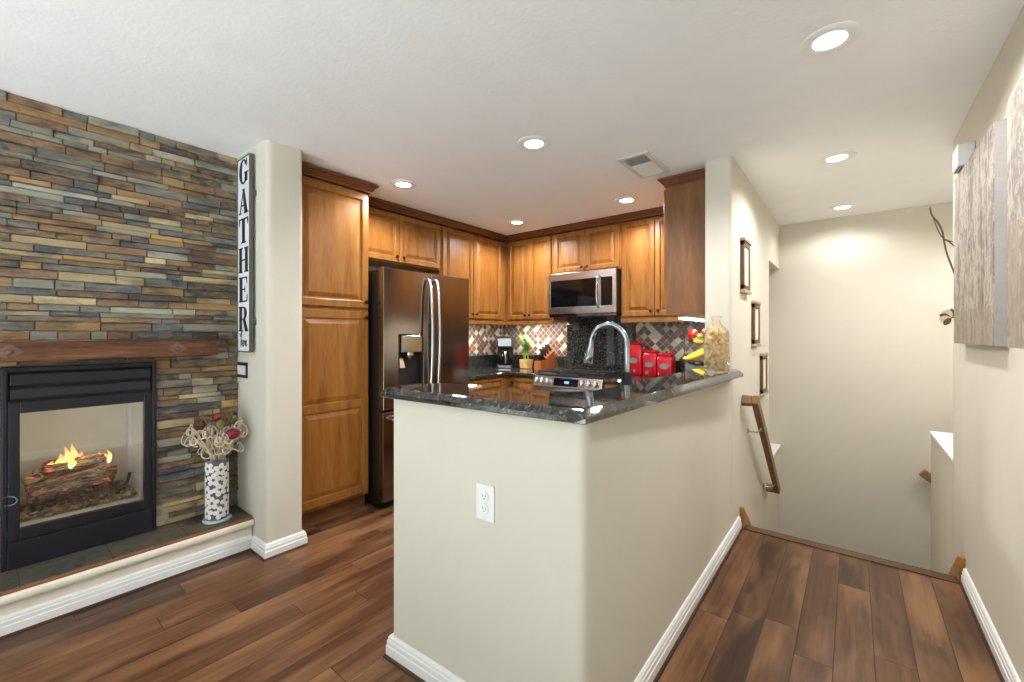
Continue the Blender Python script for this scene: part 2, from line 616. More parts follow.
def inset(poly, d):
    """move every edge of a counter-clockwise polygon inward by d"""
    n = len(poly)
    out = []
    for i in range(n):
        p0, p1, p2 = Vector(poly[i - 1]), Vector(poly[i]), Vector(poly[(i + 1) % n])
        e1, e2 = (p1 - p0).normalized(), (p2 - p1).normalized()
        n1, n2 = Vector((-e1.y, e1.x)), Vector((-e2.y, e2.x))
        b = (n1 + n2)
        b = b / max(0.35, b.dot(n1))
        q = p1 + b * d
        out.append((q.x, q.y))
    return out


def FX(X, Y, Z):   # face towards +X, across = +Y
    return lambda u, v, n: (X + n, Y + u, Z + v)


def FY(X, Y, Z):   # face towards -Y, across = +X
    return lambda u, v, n: (X + u, Y - n, Z + v)


def FL(X, Y, Z):   # face towards -X, across = -Y
    return lambda u, v, n: (X - n, Y - u, Z + v)


# ================================================================== THE ROOM
YB = -4.5          # the living room goes on behind the camera, open to daylight
EDGE = 3.24        # top of the stairs
# floor
b = MB()
b.prism([(-3.46, YB), (3.5, YB), (3.5, -0.9), (0.47, -0.9), (0.47, EDGE), (-0.75, EDGE), (-0.75, 4.13), (-3.46, 4.13)], -0.25, 0.0)
struct(b.build('floor', M['floor'], org=(0, 0, 0)))
b = MB()
b.prism([(-0.572, EDGE - 0.05), (0.432, EDGE - 0.05), (0.432, EDGE + 0.03), (-0.572, EDGE + 0.03)], 0.0005, 0.006)
struct(b.build('trim_stair_nosing', M['nosing'], bevel=0.002))
# unseen pale rug added behind the camera, bouncing sun up to the ceiling
b = MB()
b.box(-2.75, -4.4, 0.0005, 3.2, -1.0, 0.012)
tag(b.build('bounce_rug', M['rug'], bevel=0.004), 'unseen cream rug added behind the camera to bounce sun onto the ceiling', 'rug')
# stairs down and lower landing
b = MB()
for i in range(7):
    b.box(-0.57, EDGE + 0.01 + 0.24 * i, -0.19 * (i + 1) - 0.3, 0.455, EDGE + 0.01 + 0.24 * (i + 1), -0.19 * (i + 1))
struct(b.build('floor_stairs', M['rail']))
b = MB()
b.box(-1.2, EDGE + 0.01, -2.0, 1.7, 5.3, -1.9)
struct(b.build('floor_lower_landing', M['floor'], org=(0, 0, 0)))
# ceiling
b = MB()
b.prism([(-3.7, YB), (3.5, YB), (3.5, -0.9), (1.7, -0.9), (1.7, 5.35), (-3.7, 5.35)], CEIL, CEIL + 0.1)
struct(b.build('ceiling', M['ceiling'], org=(0, 0, CEIL)))
# walls
b = MB()           # wall behind the stone, with the opening for the firebox
b.box(-3.20, YB, 0, -3.13, 0.085, CEIL)
b.box(-3.20, 0.60, 0, -3.13, 1.04, CEIL)
b.box(-3.20, 0.085, 0, -3.13, 0.60, 0.27)
b.box(-3.20, 0.085, 1.14, -3.13, 0.60, CEIL)
struct(b.build('wall_left', M['paint']))
b = MB()
b.prism(rounded([(-3.46, 1.042), (-2.66, 1.042), (-2.66, 1.25), (-3.46, 1.25)], {1: 0.035, 2: 0.02}), 0, CEIL)
struct(b.build('wall_column', M['paint'], smooth=True))
b = MB()
b.box(-3.56, 1.25, 0, -3.46, 4.23, CEIL)
struct(b.build('wall_kitchen_left', M['paint']))
b = MB()
b.box(-3.46, 4.13, 0, -0.761, 4.23, CEIL)
struct(b.build('wall_kitchen_back', M['paint']))
b = MB()           # hall wall with the low opening beside the stairs
b.prism(rounded([(-0.76, 2.975), (-0.60, 2.975), (-0.60, 4.51), (-0.76, 4.51)], {0: 0.012, 1: 0.03}), -2.0, CEIL)
b.box(-0.76, 4.51, 1.985, -0.60, 5.2, CEIL)
b.box(-0.76, 4.51, -2.0, -0.60, 5.2, 0.14)
struct(b.build('wall_hall_left', M['paint'], smooth=True))
b = MB()
b.box(-0.78, 4.515, 0.14, -0.585, 5.195, 0.165)
struct(b.build('trim_opening_sill', M['white'], bevel=0.004))
b = MB()
b.box(-1.08, 4.30, -0.2, -1.0, 5.3, CEIL)
b.box(-1.0, 4.30, -0.2, -0.765, 4.40, CEIL)
struct(b.build('wall_niche', M['paint']))
b = MB()
b.box(-1.1, 5.2, -2.0, 1.7, 5.3, CEIL)
struct(b.build('wall_stair_back', M['paint']))
b = MB()
b.prism([(0.46, -0.9), (0.60, -0.9), (0.60, 3.58), (0.46, 3.58)], -2.0, CEIL)
struct(b.build('wall_right', M['paint']))
b = MB()
b.box(0.46, 3.585, -2.0, 1.6, 4.49, 0.555)
struct(b.build('wall_stair_low', M['paint']))
b = MB()
b.box(0.452, 3.586, 0.555, 1.59, 4.498, 0.575)
struct(b.build('trim_low_wall_cap', M['white'], bevel=0.004))
b = MB()
b.box(1.6, 3.4, -2.0, 1.7, 5.2, CEIL)
b.box(0.6, 3.4, -2.0, 1.6, 3.5, CEIL)
struct(b.build('wall_stair_right', M['paint']))
# half wall of the peninsula
HW = [(-1.455, 1.045), (-0.60, 1.085), (-0.60, 2.972), (-0.76, 2.972), (-0.76, 1.245), (-1.455, 1.205)]
b = MB()
b.prism(rounded(HW, {0: 0.012, 1: 0.035, 5: 0.012}), 0, 1.049)
struct(b.build('wall_peninsula', M['paint'], smooth=True))


# ---- baseboards: profile swept along a plan path, facing left of the travel direction reversed
def sweep(path, prof, name, mats, closed=False):
    """prof = list of (out, z); out is to the right of the travel direction"""
    b = MB()
    P = [Vector(p) for p in path]
    rings = []
    for i, p in enumerate(P):
        e1 = (p - P[i - 1]).normalized() if i else (P[1] - p).normalized()
        e2 = (P[i + 1] - p).normalized() if i < len(P) - 1 else e1
        n1, n2 = Vector((e1.y, -e1.x)), Vector((e2.y, -e2.x))
        m = n1 + n2
        m = m / m.dot(n1)
        rings.append([(p.x + m.x * o, p.y + m.y * o, z) for o, z in prof])
    b.loft(rings)
    return b.build(name, mats)


BASE = [(0.0, 0.012), (0.018, 0.012), (0.018, 0.046), (0.0150, 0.049), (0.0150, 0.066), (0.012, 0.070), (0.011, 0.080), (0.006, 0.087), (0.0, 0.088)]
SHOE = [(0.0, 0.0), (0.026, 0.0), (0.025, 0.006), (0.020, 0.0115), (0.0, 0.0118)]
e = 0.001
runs = {
    'peninsula': [(-1.455 - e, 1.20), (-1.455 - e, 1.045 - e), (-0.60 + e, 1.085 - e), (-0.60 + e, EDGE - 0.055)],
    'hall_right': [(0.46 - e, EDGE - 0.035), (0.46 - e, -0.9)],
    'column': [(-2.835, 1.042 - e), (-2.66 + e, 1.042 - e), (-2.66 + e, 1.252), (-2.70, 1.252)],
}
for k, path in runs.items():
    struct(sweep(path, BASE, 'baseboard_' + k, M['white']))
    struct(sweep(path, SHOE, 'trim_shoe_' + k, M['shoe']))
# stair skirt boards
for nm, x0, x1 in (('left', -0.599, -0.575), ('right', 0.433, 0.459)):
    b = MB()
    ys = EDGE - 0.03 if nm == 'left' else EDGE - 0.02
    poly = [(ys, 0.005), (ys, 0.130), (ys + 0.015, 0.138), (ys + 1.55, -1.055), (ys + 1.55, -1.4), (ys + 0.1, -0.25)]
    b.prism(poly, x0, x1, lambda y, z, x: (x, y, z))
    o1 = b.build('trim_stair_skirt_' + nm, M['skirt'], bevel=0.002)
    struct(o1)

# ================================================================== FIREPLACE WALL
PAL = [(92, 98, 96), (72, 80, 88), (118, 122, 114), (98, 74, 54), (118, 88, 58), (166, 130, 74), (158, 140, 106), (54, 50, 48), (144, 146, 132), (108, 92, 74), (86, 70, 58), (176, 160, 120), (66, 64, 64), (132, 104, 70)]
WTS = [9, 7, 8, 10, 8, 4, 6, 7, 6, 9, 8, 3, 5, 7]


def stones():
    b = MB()
    z = 0.0
    while z < CEIL - 0.004:
        h = R.choice([0.026, 0.034, 0.040, 0.046])
        if CEIL - z - h < 0.02:
            h = CEIL - z
        y = -1.3 - R.random() * 0.2
        while y < 1.040:
            l = R.choice([0.07, 0.10, 0.13, 0.17, 0.21, 0.28])
            l *= R.uniform(0.85, 1.15)
            y1 = min(y + l, 1.040)
            if 1.040 - y1 < 0.03:
                y1 = 1.040
            z1 = z + h
            segs = [(y, y1, z, z1)]
            # leave the fireplace box free
            FY0, FY1, FZ1 = 0.058, 0.626, 1.152
            if z < FZ1 and y1 > FY0 and y < FY1:
                segs = []
                if y < FY0 - 0.01:
                    segs.append((y, FY0, z, z1))
                if y1 > FY1 + 0.01:
                    segs.append((FY1, y1, z, z1))
                if z1 > FZ1 + 0.01:
                    segs.append((max(y, FY0), min(y1, FY1), FZ1, z1))
            if z < 0.205:
                segs = [q for q in segs if q[3] > 0.206]
                segs = [(a, c, max(d, 0.206), g) for a, c, d, g in segs]
            for a, c, d, g in segs:
                if c - a < 0.008 or g - d < 0.006:
                    continue
                col = lin(*R.choices(PAL, WTS)[0])
                k = R.uniform(1.0, 1.75)
                b.c = tuple(q * k for q in col[:3]) + (1,)
                x1 = -3.092 + R.uniform(-0.012, 0.010)
                gp = 0.0012
                j = lambda: R.uniform(-0.006, 0.006)
                bot = [(-3.1295, a + gp, d + gp), (x1 + j(), a + gp, d + gp), (x1 + j(), c - gp, d + gp), (-3.1295, c - gp, d + gp)]
                top = [(-3.1295, a + gp, g - gp), (x1 + j(), a + gp, g - gp), (x1 + j(), c - gp, g - gp), (-3.1295, c - gp, g - gp)]
                b.hexa(bot, top)
            y = y1
        z += h
    return b


struct(stones().build('wall_stone_veneer', M['stone'], bevel=0.0025, seg=1))

# raised hearth
HY0, HY1 = -2.2, 1.036
h = thing('raised_hearth', 'long raised hearth with slate top and cream painted front under the fireplace', 'hearth', (-2.96, -0.5, 0))
b = MB()
b.box(-3.125, HY0, 0.0, -2.862, HY1, 0.135)
b.build('riser', M['cream_trim'], h)
b = MB()
lip = [(-3.125, 0.1365), (-2.862, 0.1365), (-2.852, 0.137), (-2.840, 0.140), (-2.832, 0.148), (-2.829, 0.160), (-2.830, 0.172), (-2.834, 0.180), (-2.840, 0.183), (-3.125, 0.183)]
b.prism(lip, HY0, HY1, lambda x, z, y: (x, y, z))
b.build('bullnose_ledge', M['cream_trim'], h, smooth=True)
b = MB()
b.box(-3.125, HY0, 0.1835, -2.845, HY1, 0.203)
b.build('slate_slab', M['slate'], h, bevel=0.004)
b = MB()
b.box(-2.8445, HY0, 0.1835, -2.838, HY1, 0.198)
b.build('slate_edge', M['slate_edge'], h, bevel=0.002)
bb = sweep([(-2.861, HY1 - 0.002), (-2.861, HY0)][::-1], BASE, 'baseboard_hearth', M['white'])
struct(bb)
struct(sweep([(-2.861, HY0), (-2.861, HY1 - 0.002)], SHOE, 'trim_shoe_hearth', M['shoe']))

# mantel beam
m = thing('mantel_beam', 'dark reddish wooden mantel beam across the stone wall', 'mantel', (-3.02, 0.2, 1.175))
b = MB()
my0, my1 = -0.30, 0.885
ring = []
for i in range(25):
    y = my0 + (my1 - my0) * i / 24
    j = lambda: R.uniform(-0.0025, 0.0025)
    ring.append([(-3.075, y, 1.178), (-2.962 + j(), y, 1.176 + j()), (-2.952 + j(), y, 1.184 + j()), (-2.951 + j(), y, 1.222 + j()), (-2.952 + j(), y, 1.262 + j()), (-2.962, y, 1.270 + j()), (-3.075, y, 1.270)])
b.loft(ring)
b.build('beam', M['mantel'], m, smooth=True)
for yy in (0.082, 0.690, -0.24):
    b = MB()
    f = FX(-2.949, yy, 1.224)
    r1 = [(-0.046, 0), (0, -0.034), (0.046, 0), (0, 0.034)]
    b.loft([[f(u, v, 0) for u, v in r1], [f(u, v, 0.004) for u, v in r1], [f(u * 0.85, v * 0.85, 0.006) for u, v in r1]])
    b.lathe([(0.014, 0.004), (0.013, 0.010), (0.008, 0.014), (0.002, 0.016)], f(0, 0, 0), 'x', 14)
    b.build('diamond_rosette', M['diamond'], m, smooth=True)

# fireplace insert
FX0 = -3.062
fp = thing('gas_fireplace', 'black steel fireplace with glass front set in the stone wall', 'fireplace', (-3.08, 0.342, 0.2035))
y0, y1, z0, z1 = 0.062, 0.622, 0.2045, 1.148
b = MB()           # outer surround as four bars
b.box(-3.124, y0, z0, FX0, y0 + 0.018, z1)
b.box(-3.124, y1 - 0.018, z0, FX0, y1, z1)
b.box(-3.124, y0 + 0.018, z1 - 0.022, FX0, y1 - 0.018, z1)
b.box(-3.124, y0 + 0.018, z0, FX0 + 0.004, y1 - 0.018, 0.3305)
b.build('surround', M['black_metal'], fp, bevel=0.003)
b = MB()
b.box(-3.124, y0 + 0.019, 0.955, -3.085, y1 - 0.019, z1 - 0.023)
b.build('louvre_recess', M['groove'], fp)
b = MB()
b.box(-3.084, y0 + 0.026, 1.062, FX0 + 0.002, y1 - 0.026, z1 - 0.032)
b.build('hood_panel', M['black_metal'], fp, bevel=0.004)
b = MB()
b.hexa([(-3.084, y0 + 0.026, 0.998), (FX0 - 0.006, y0 + 0.026, 0.998), (FX0 - 0.006, y1 - 0.026, 0.998), (-3.084, y1 - 0.026, 0.998)],
       [(-3.084, y0 + 0.026, 1.045), (FX0 - 0.014, y0 + 0.026, 1.045), (FX0 - 0.014, y1 - 0.026, 1.045), (-3.084, y1 - 0.026, 1.045)])
b.build('louvre_panel', M['black_metal'], fp, bevel=0.003)
d0, d1, e0, e1 = y0 + 0.020, y1 - 0.020, 0.332, 0.982
gy0, gy1, gz0, gz1 = 0.118, 0.568, 0.385, 0.930
b = MB()
b.box(-3.10, d0, e0, FX0 - 0.004, gy0, e1)
b.box(-3.10, gy1, e0, FX0 - 0.004, d1, e1)
b.box(-3.10, gy0, e0, FX0 - 0.004, gy1, gz0)
b.box(-3.10, gy0, gz1, FX0 - 0.004, gy1, e1)
df = b.build('door_frame', M['black_metal'], fp, bevel=0.003)
b = MB()
b.box(-3.084, gy0 + 0.0005, gz0 + 0.0005, -3.080, gy1 - 0.0005, gz1 - 0.0005)
b.build('glass_pane', M['glass'], df)
b = MB()           # firebox lining
bx0, bz0, bz1 = -3.56, 0.345, 1.0
b.box(bx0, 0.09, bz0, -3.101, 0.595, 0.375)
b.box(bx0, 0.09, bz1, -3.125, 0.595, bz1 + 0.02)
b.box(bx0 - 0.02, 0.09, bz0, bx0, 0.595, bz1)
b.box(bx0, 0.09, 0.376, -3.125, 0.112, bz1)
b.build('firebox_lining', M['brick_in'], fp)
b = MB()
b.box(bx0 + 0.001, 0.574, 0.376, -3.126, 0.595, bz1 - 0.001)
b.box(-3.42, 0.556, 0.376, -3.385, 0.574, bz1 - 0.001)  # bluish ridge and low strip modelled after the room's reflection in the glass
b.box(-3.384, 0.566, 0.376, -3.13, 0.574, 0.47)
b.build('firebox_side_with_reflection', M['side_in'], fp, bevel=0.003)
b = MB()
b.tube(spline([(-3.064, 0.068, 0.545), (-3.045, 0.085, 0.553), (-3.036, 0.102, 0.545), (-3.036, 0.108, 0.528), (-3.045, 0.096, 0.512), (-3.064, 0.070, 0.508)]), 0.0022, 6)
b.build('wire_loop_pull', M['wire'], fp, smooth=True)

# pebble bed and gas logs
b = MB()
pc = [(130, 104, 80), (180, 154, 118), (86, 72, 60), (226, 220, 206), (150, 118, 84), (116, 110, 104), (200, 168, 126)]
for i in range(1250):
    x, y = R.uniform(bx0 + 0.015, -3.195), R.uniform(0.122, 0.560)
    r = R.uniform(0.006, 0.012)
    b.c = lin(*R.choice(pc))
    hz = 0.377 + r * 0.8 + 0.016 * R.random()
    b.blob((x, y, hz), (r * R.uniform(0.8, 1.3), r * R.uniform(0.8, 1.3), r * 0.8), 6, 4, 0.2)
pb = b.build('pebble_bed', M['pebble'], smooth=True)
pb['kind'] = 'stuff'
tag(pb, 'brown and cream pebbles covering the fireplace floor', 'pebbles')

gl = thing('gas_log_set', 'charred ceramic logs burning on a black grate inside the fireplace', 'fire logs', (-3.33, 0.34, 0.40))
b = MB()
for k in range(5):
    y = 0.18 + k * 0.075
    b.tube(spline([(-3.46, y, 0.435), (-3.35, y, 0.43), (-3.255, y, 0.435), (-3.245, y, 0.475)], 4), 0.006, 6)
b.tube([(-3.25, 0.16, 0.434), (-3.25, 0.50, 0.434)], 0.008, 6)
b.tube([(-3.45, 0.16, 0.434), (-3.45, 0.50, 0.434)], 0.008, 6)
b.tube(spline([(-3.25, 0.49, 0.434), (-3.25, 0.525, 0.45), (-3.25, 0.54, 0.51)], 4), 0.008, 6)
for y in (0.17, 0.49):
    for x in (-3.255, -3.445):
        b.tube([(x, y, 0.398), (x, y, 0.432)], 0.008, 6)
b.build('grate', M['iron'], gl, smooth=True)


def log(p, q, r, sag=0.012):
    P, Q = Vector(p), Vector(q)
    n = 12
    path = [P.lerp(Q, i / n) + Vector((R.uniform(-1, 1) * 0.004, 0, math.sin(PI * i / n) * sag + R.uniform(-1, 1) * 0.003)) for i in range(n + 1)]
    rad = [r * (0.86 + 0.22 * R.random()) for _ in range(n + 1)]
    b = MB()
    b.tube(path, rad, 12)
    c = [v for v in b.v]
    b.v = [(x + R.uniform(-1, 1) * r * 0.09, y + R.uniform(-1, 1) * r * 0.05, z + R.uniform(-1, 1) * r * 0.09) for x, y, z in c]
    return b.build('log', M['log'], gl, smooth=True)


log((-3.285, 0.155, 0.480), (-3.275, 0.460, 0.515), 0.048)
log((-3.40, 0.150, 0.485), (-3.41, 0.50, 0.49), 0.044)
log((-3.345, 0.175, 0.560), (-3.32, 0.45, 0.575), 0.038)
log((-3.29, 0.145, 0.545), (-3.37, 0.30, 0.560), 0.026)
log((-3.42, 0.22, 0.585), (-3.30, 0.44, 0.605), 0.027)
for fy, fx, fh, fw in [(0.295, -3.345, 0.125, 0.017), (0.325, -3.35, 0.135, 0.018), (0.27, -3.36, 0.085, 0.020), (0.355, -3.34, 0.085, 0.02), (0.385, -3.33, 0.06, 0.018),
                       (0.415, -3.33, 0.07, 0.018), (0.445, -3.32, 0.06, 0.012), (0.31, -3.31, 0.07, 0.02), (0.235, -3.36, 0.05, 0.02), (0.46, -3.31, 0.08, 0.010)]:
    b = MB()
    ring = []
    for k in range(12):
        t = k / 11
        w = fw * (math.sin(PI * min(1, t * 0.75 + 0.22)) ** 1.1) * (1 - t) ** 0.35 + 0.0008
        sw = 0.010 * math.sin(t * 5 + fy * 40) * t
        ring.append([(fx + math.cos(a * PI / 5) * w * 0.8, fy + sw + math.sin(a * PI / 5) * w, 0.575 + fh * t) for a in range(10)])
    b.loft(ring)
    b.build('flame', M['flame'], gl, smooth=True)

# vase with dried flowers
VX, VY, VZ = -2.955, 0.882, 0.2035
v = thing('flower_vase', 'tall cylindrical vase with white cut-out flowers standing on the hearth', 'vase', (VX, VY, VZ))
b = MB()
b.lathe([(0.072, 0.0), (0.074, 0.006), (0.070, 0.012), (0.02, 0.0125)], (VX, VY, VZ), n=32)
b.build('foot_disc', M['glass_base'], v, smooth=True)
b = MB()
b.lathe([(0.0575, 0.0128), (0.0575, 0.365), (0.0545, 0.365), (0.0545, 0.02)], (VX, VY, VZ), n=36)
b.build('cylinder', M['vase'], v, smooth=True)
b = MB()


def onvase(a, z, u, w, r=0.0582):
    aa = a + u / r
    return (VX + r * math.cos(aa), VY + r * math.sin(aa), VZ + z + w)


for row in range(5):
    for k in range(5):
        a = 2 * PI * (k + 0.5 * (row % 2)) / 5 + R.uniform(-.1, .1)
        z = 0.056 + row * 0.064 + R.uniform(-.006, .006)
        rot = R.uniform(0, 1)
        for q in range(5):
            t = rot + 2 * PI * q / 5
            cu, cw = 0.0235 * math.cos(t), 0.0235 * math.sin(t)
            ring = []
            for i in range(10):
                s_ = 2 * PI * i / 10
                eu, ew = 0.0165 * math.cos(s_), 0.0140 * math.sin(s_)
                ring.append((cu + eu * math.cos(t) - ew * math.sin(t), cw + eu * math.sin(t) + ew * math.cos(t)))
            ring = [(p, max(0.015 - z, min(0.363 - z, q2))) for p, q2 in ring]
            b.loft([[onvase(a, z, p, q2) for p, q2 in ring], [onvase(a, z, p, q2, 0.0594) for p, q2 in ring]])
b.build('flower_cutouts', M['petal'], v)

fl = thing('dried_bouquet', 'dried cream curls with dark red balls rising from the hearth vase', 'dried flowers', (VX, VY, VZ + 0.03))
b = MB()
top = VZ + 0.365
for i in range(60):
    a = R.uniform(0, 2 * PI)
    r0 = R.uniform(0.005, 0.04)
    sx, sy = VX + r0 * math.cos(a), VY + r0 * math.sin(a)
    r1 = R.uniform(0.03, 0.150)
    zt = top + R.uniform(0.05, 0.19)
    pts = [(sx, sy, VZ + 0.05), (sx, sy, top - 0.02), (VX + (r0 + 0.25 * r1) * math.cos(a), VY + (r0 + .25 * r1) * math.sin(a), top + 0.06)]
    c = Vector((VX + r1 * math.cos(a), VY + r1 * math.sin(a), zt))
    if c.y > 1.0:
        c.y = 1.0
    if c.x < -3.06:
        c.x = -3.06
    rr = R.uniform(0.016, 0.042)
    ph = R.uniform(0, 6)
    for k in range(7):
        t = ph + k * 1.0
        q = c + Vector((math.cos(t) * rr * R.uniform(.6, 1), math.sin(t) * rr * 0.7, math.sin(t * 0.8) * rr))
        q.y = min(q.y, 1.02)
        q.x = max(q.x, -3.07)
        pts.append(tuple(q))
    b.tube(spline(pts, 3), R.uniform(0.0022, 0.004), 5)
c_ = b.build('curls', M['curl'], fl, smooth=True)
c_['kind'] = 'stuff'
b = MB()
for i in range(9):
    a = R.uniform(0, 2 * PI)
    pts = [(VX, VY, VZ + 0.06), (VX + 0.02 * math.cos(a), VY + 0.02 * math.sin(a), top), (max(-3.06, VX + 0.06 * math.cos(a)), min(1.01, VY + 0.06 * math.sin(a)), top + 0.15),
           (max(-3.06, VX + 0.10 * math.cos(a + .4)), min(1.02, VY + 0.10 * math.sin(a + .4)), top + R.uniform(0.22, 0.34))]
    b.tube(spline(pts, 5), 0.0014, 5)
b.build('twigs', M['twig'], fl, smooth=True)
for p, r in (((-2.862, 0.935, 0.716), 0.037), ((-2.94, 0.880, 0.815), 0.026)):
    b = MB()
    b.blob(p, (r, r * 1.05, r * 0.85), 16, 10)
    b.build('red_ball', M['berry'], fl, smooth=True)
for p, r, mm, nm in (((-2.97, 0.80, 0.775), 0.03, 'rosette', 'dried_rose'), ((-2.90, 0.885, 0.775), 0.026, 'moss', 'dried_moss'), ((-2.955, 0.965, 0.785), 0.028, 'moss', 'dried_moss')):
    b = MB()
    b.blob(p, r, 14, 9, 0.14)
    b.build(nm, M[mm], fl)

# ---- GATHER sign
SX0, SX1, SY, SZ0, SZ1 = -3.005, -2.812, 1.008, 1.195, 2.388
sg = thing('wall_sign', 'tall narrow white sign reading GATHER here on the column side', 'sign', (-2.91, 1.03, SZ0))
b = MB()
b.box(SX0 + 0.008, SY, SZ0 + 0.008, SX1 - 0.008, 1.024, SZ1 - 0.008)
b.build('board', M['signface'], sg)
b = MB()
b.box(SX0, SY - 0.003, SZ0, SX0 + 0.0075, 1.026, SZ1)
b.box(SX1 - 0.0075, SY - 0.003, SZ0, SX1, 1.026, SZ1)
b.box(SX0 + 0.0075, SY - 0.003, SZ0, SX1 - 0.0075, 1.026, SZ0 + 0.0075)
b.box(SX0 + 0.0075, SY - 0.003, SZ1 - 0.0075, SX1 - 0.0075, 1.026, SZ1)
b.box(SX1 - 0.03, 1.0265, 2.14, SX1 + 0.008, 1.0405, 2.17)
b.box(SX1 - 0.03, 1.0265, 1.36, SX1 + 0.008, 1.0405, 1.39)
b.build('frame', M['signframe'], sg)
b = MB()
LW, LH = 0.150, 0.152


def glyph(polys, zc):
    for poly in polys:
        b.prism([(SX0 + 0.097 + (p - 0.5) * LW, zc + (q - 0.5) * LH) for p, q in poly], SY - 0.0002, SY - 0.0022, lambda x, z, y: (x, y, z))


def arc(cx, cy, rx, ry, a0, a1, thick, n=18):
    out = []
    for i in range(n):
        p = []
        for a in (a0 + (a1 - a0) * i / n, a0 + (a1 - a0) * (i + 1) / n):
            A = math.radians(a)
            w = thick(A)
            p.append(((cx + rx * math.cos(A), cy + ry * math.sin(A)), (cx + (rx - w) * math.cos(A), cy + (ry - w * 0.55) * math.sin(A))))
        out.append([p[0][0], p[1][0], p[1][1], p[0][1]])
    return out


rect = lambda x0, y0, x1, y1: [(x0, y0), (x1, y0), (x1, y1), (x0, y1)]
G_ = arc(0.5, 0.5, 0.44, 0.5, 40, 325, lambda A: 0.08 + 0.20 * abs(math.cos(A))) + [rect(0.66, 0.08, 0.90, 0.42), rect(0.58, 0.40, 1.0, 0.455), rect(0.80, 0.68, 0.86, 0.98)]
A_ = [[(0.10, 0.0), (0.18, 0.0), (0.53, 1.0), (0.47, 1.0)], [(0.62, 0.0), (0.92, 0.0), (0.58, 1.0), (0.40, 1.0)], rect(0.24, 0.30, 0.74, 0.355), rect(0.0, 0, 0.30, 0.05), rect(0.56, 0, 1.0, 0.05)]
T_ = [rect(0.36, 0, 0.64, 1), rect(0.02, 0.94, 0.98, 1), rect(0.24, 0, 0.76, 0.05), [(0.02, 0.72), (0.07, 0.72), (0.14, 0.95), (0.02, 0.95)], [(0.93, 0.72), (0.98, 0.72), (0.98, 0.95), (0.86, 0.95)]]
H_ = [rect(0.06, 0, 0.33, 1), rect(0.67, 0, 0.94, 1), rect(0.28, 0.47, 0.72, 0.53)] + [rect(x, y, x + 0.40, y + 0.05) for x in (0.0, 0.6) for y in (0, 0.95)]
E_ = [rect(0.10, 0, 0.38, 1), rect(0.02, 0, 0.88, 0.055), rect(0.02, 0.945, 0.86, 1), rect(0.3, 0.48, 0.66, 0.535), rect(0.62, 0.38, 0.67, 0.64), [(0.80, 0.05), (0.90, 0.05), (0.92, 0.30), (0.88, 0.30)], [(0.78, 0.95), (0.86, 0.95), (0.87, 0.74), (0.83, 0.74)]]
R_ = [rect(0.07, 0, 0.34, 1), rect(0.0, 0, 0.42, 0.05), rect(0.0, 0.95, 0.5, 1), rect(0.3, 0.47, 0.5, 0.52)] + arc(0.46, 0.735, 0.38, 0.265, -90, 90, lambda A: 0.07 + 0.19 * abs(math.cos(A)), 12) + [[(0.68, 0.0), (1.0, 0.0), (0.66, 0.50), (0.42, 0.50)]]
for i, g in enumerate((G_, A_, T_, H_, E_, R_)):
    glyph(g, 2.298 - i * 0.180)
hp = [(0.02, 1.0), (0.10, 0.80), (0.20, 1.02), (0.34, 1.12), (0.30, 0.98), (0.22, 0.72), (0.18, 0.36), (0.20, 0.2), (0.27, 0.55), (0.35, 0.58), (0.36, 0.34), (0.42, 0.22), (0.52, 0.40), (0.56, 0.56), (0.49, 0.58),
      (0.47, 0.34), (0.54, 0.22), (0.64, 0.36), (0.66, 0.56), (0.70, 0.52), (0.76, 0.52), (0.75, 0.30), (0.82, 0.26), (0.90, 0.42), (0.92, 0.56), (0.86, 0.58), (0.84, 0.34), (0.92, 0.22), (1.02, 0.34)]
b.tube([(SX0 + 0.036 + p.x * 0.118, SY - 0.0012, 1.210 + p.y * 0.10) for p in spline([(x, y, 0) for x, y in hp], 5)], 0.0020, 5)
b.build('lettering', M['ink'], sg)

# light switch under the sign
sw = thing('light_switch', 'dark plate with three white rocker switches under the white sign', 'switch', (-3.01, 1.036, 1.03))
b = MB()
b.box(-3.086, 1.034, 1.030, -2.938, 1.0415, 1.128)
b.build('cover_plate', M['navy'], sw, bevel=0.002)
for k in range(3):
    b = MB()
    x = -3.071 + k * 0.042
    b.hexa([(x, 1.0305, 1.051), (x + 0.032, 1.0305, 1.051), (x + 0.032, 1.0338, 1.051), (x, 1.0338, 1.051)],
           [(x, 1.0275, 1.108), (x + 0.032, 1.0275, 1.108), (x + 0.032, 1.0338, 1.108), (x, 1.0338, 1.108)])
    b.build('rocker', M['plate'], sw)


# ================================================================== KITCHEN CABINETS
def knob(parent, p, f):
    """f maps (u, v, out); p = (u, v, out)"""
    b = MB()
    n = 12
    rings = []
    for r, o in [(0.006, 0), (0.005, 0.012), (0.013, 0.018), (0.015, 0.023), (0.011, 0.029), (0.003, 0.031)]:
        rings.append([f(p[0] + r * math.cos(2 * PI * i / n), p[1] + r * math.sin(2 * PI * i / n), p[2] + o) for i in range(n)])
    b.loft(rings)
    return b.build('knob', M['knob'], parent, smooth=True)


def add_door(cab, f, w, h, kn=None, fr=0.055, name='door'):
    b = MB()
    b.door(w, h, f, 0.022, fr)
    d = b.build(name, M['cab'], cab, smooth=False)
    if kn:
        knob(d, (kn[0], kn[1], 0.0202), f)
    return d


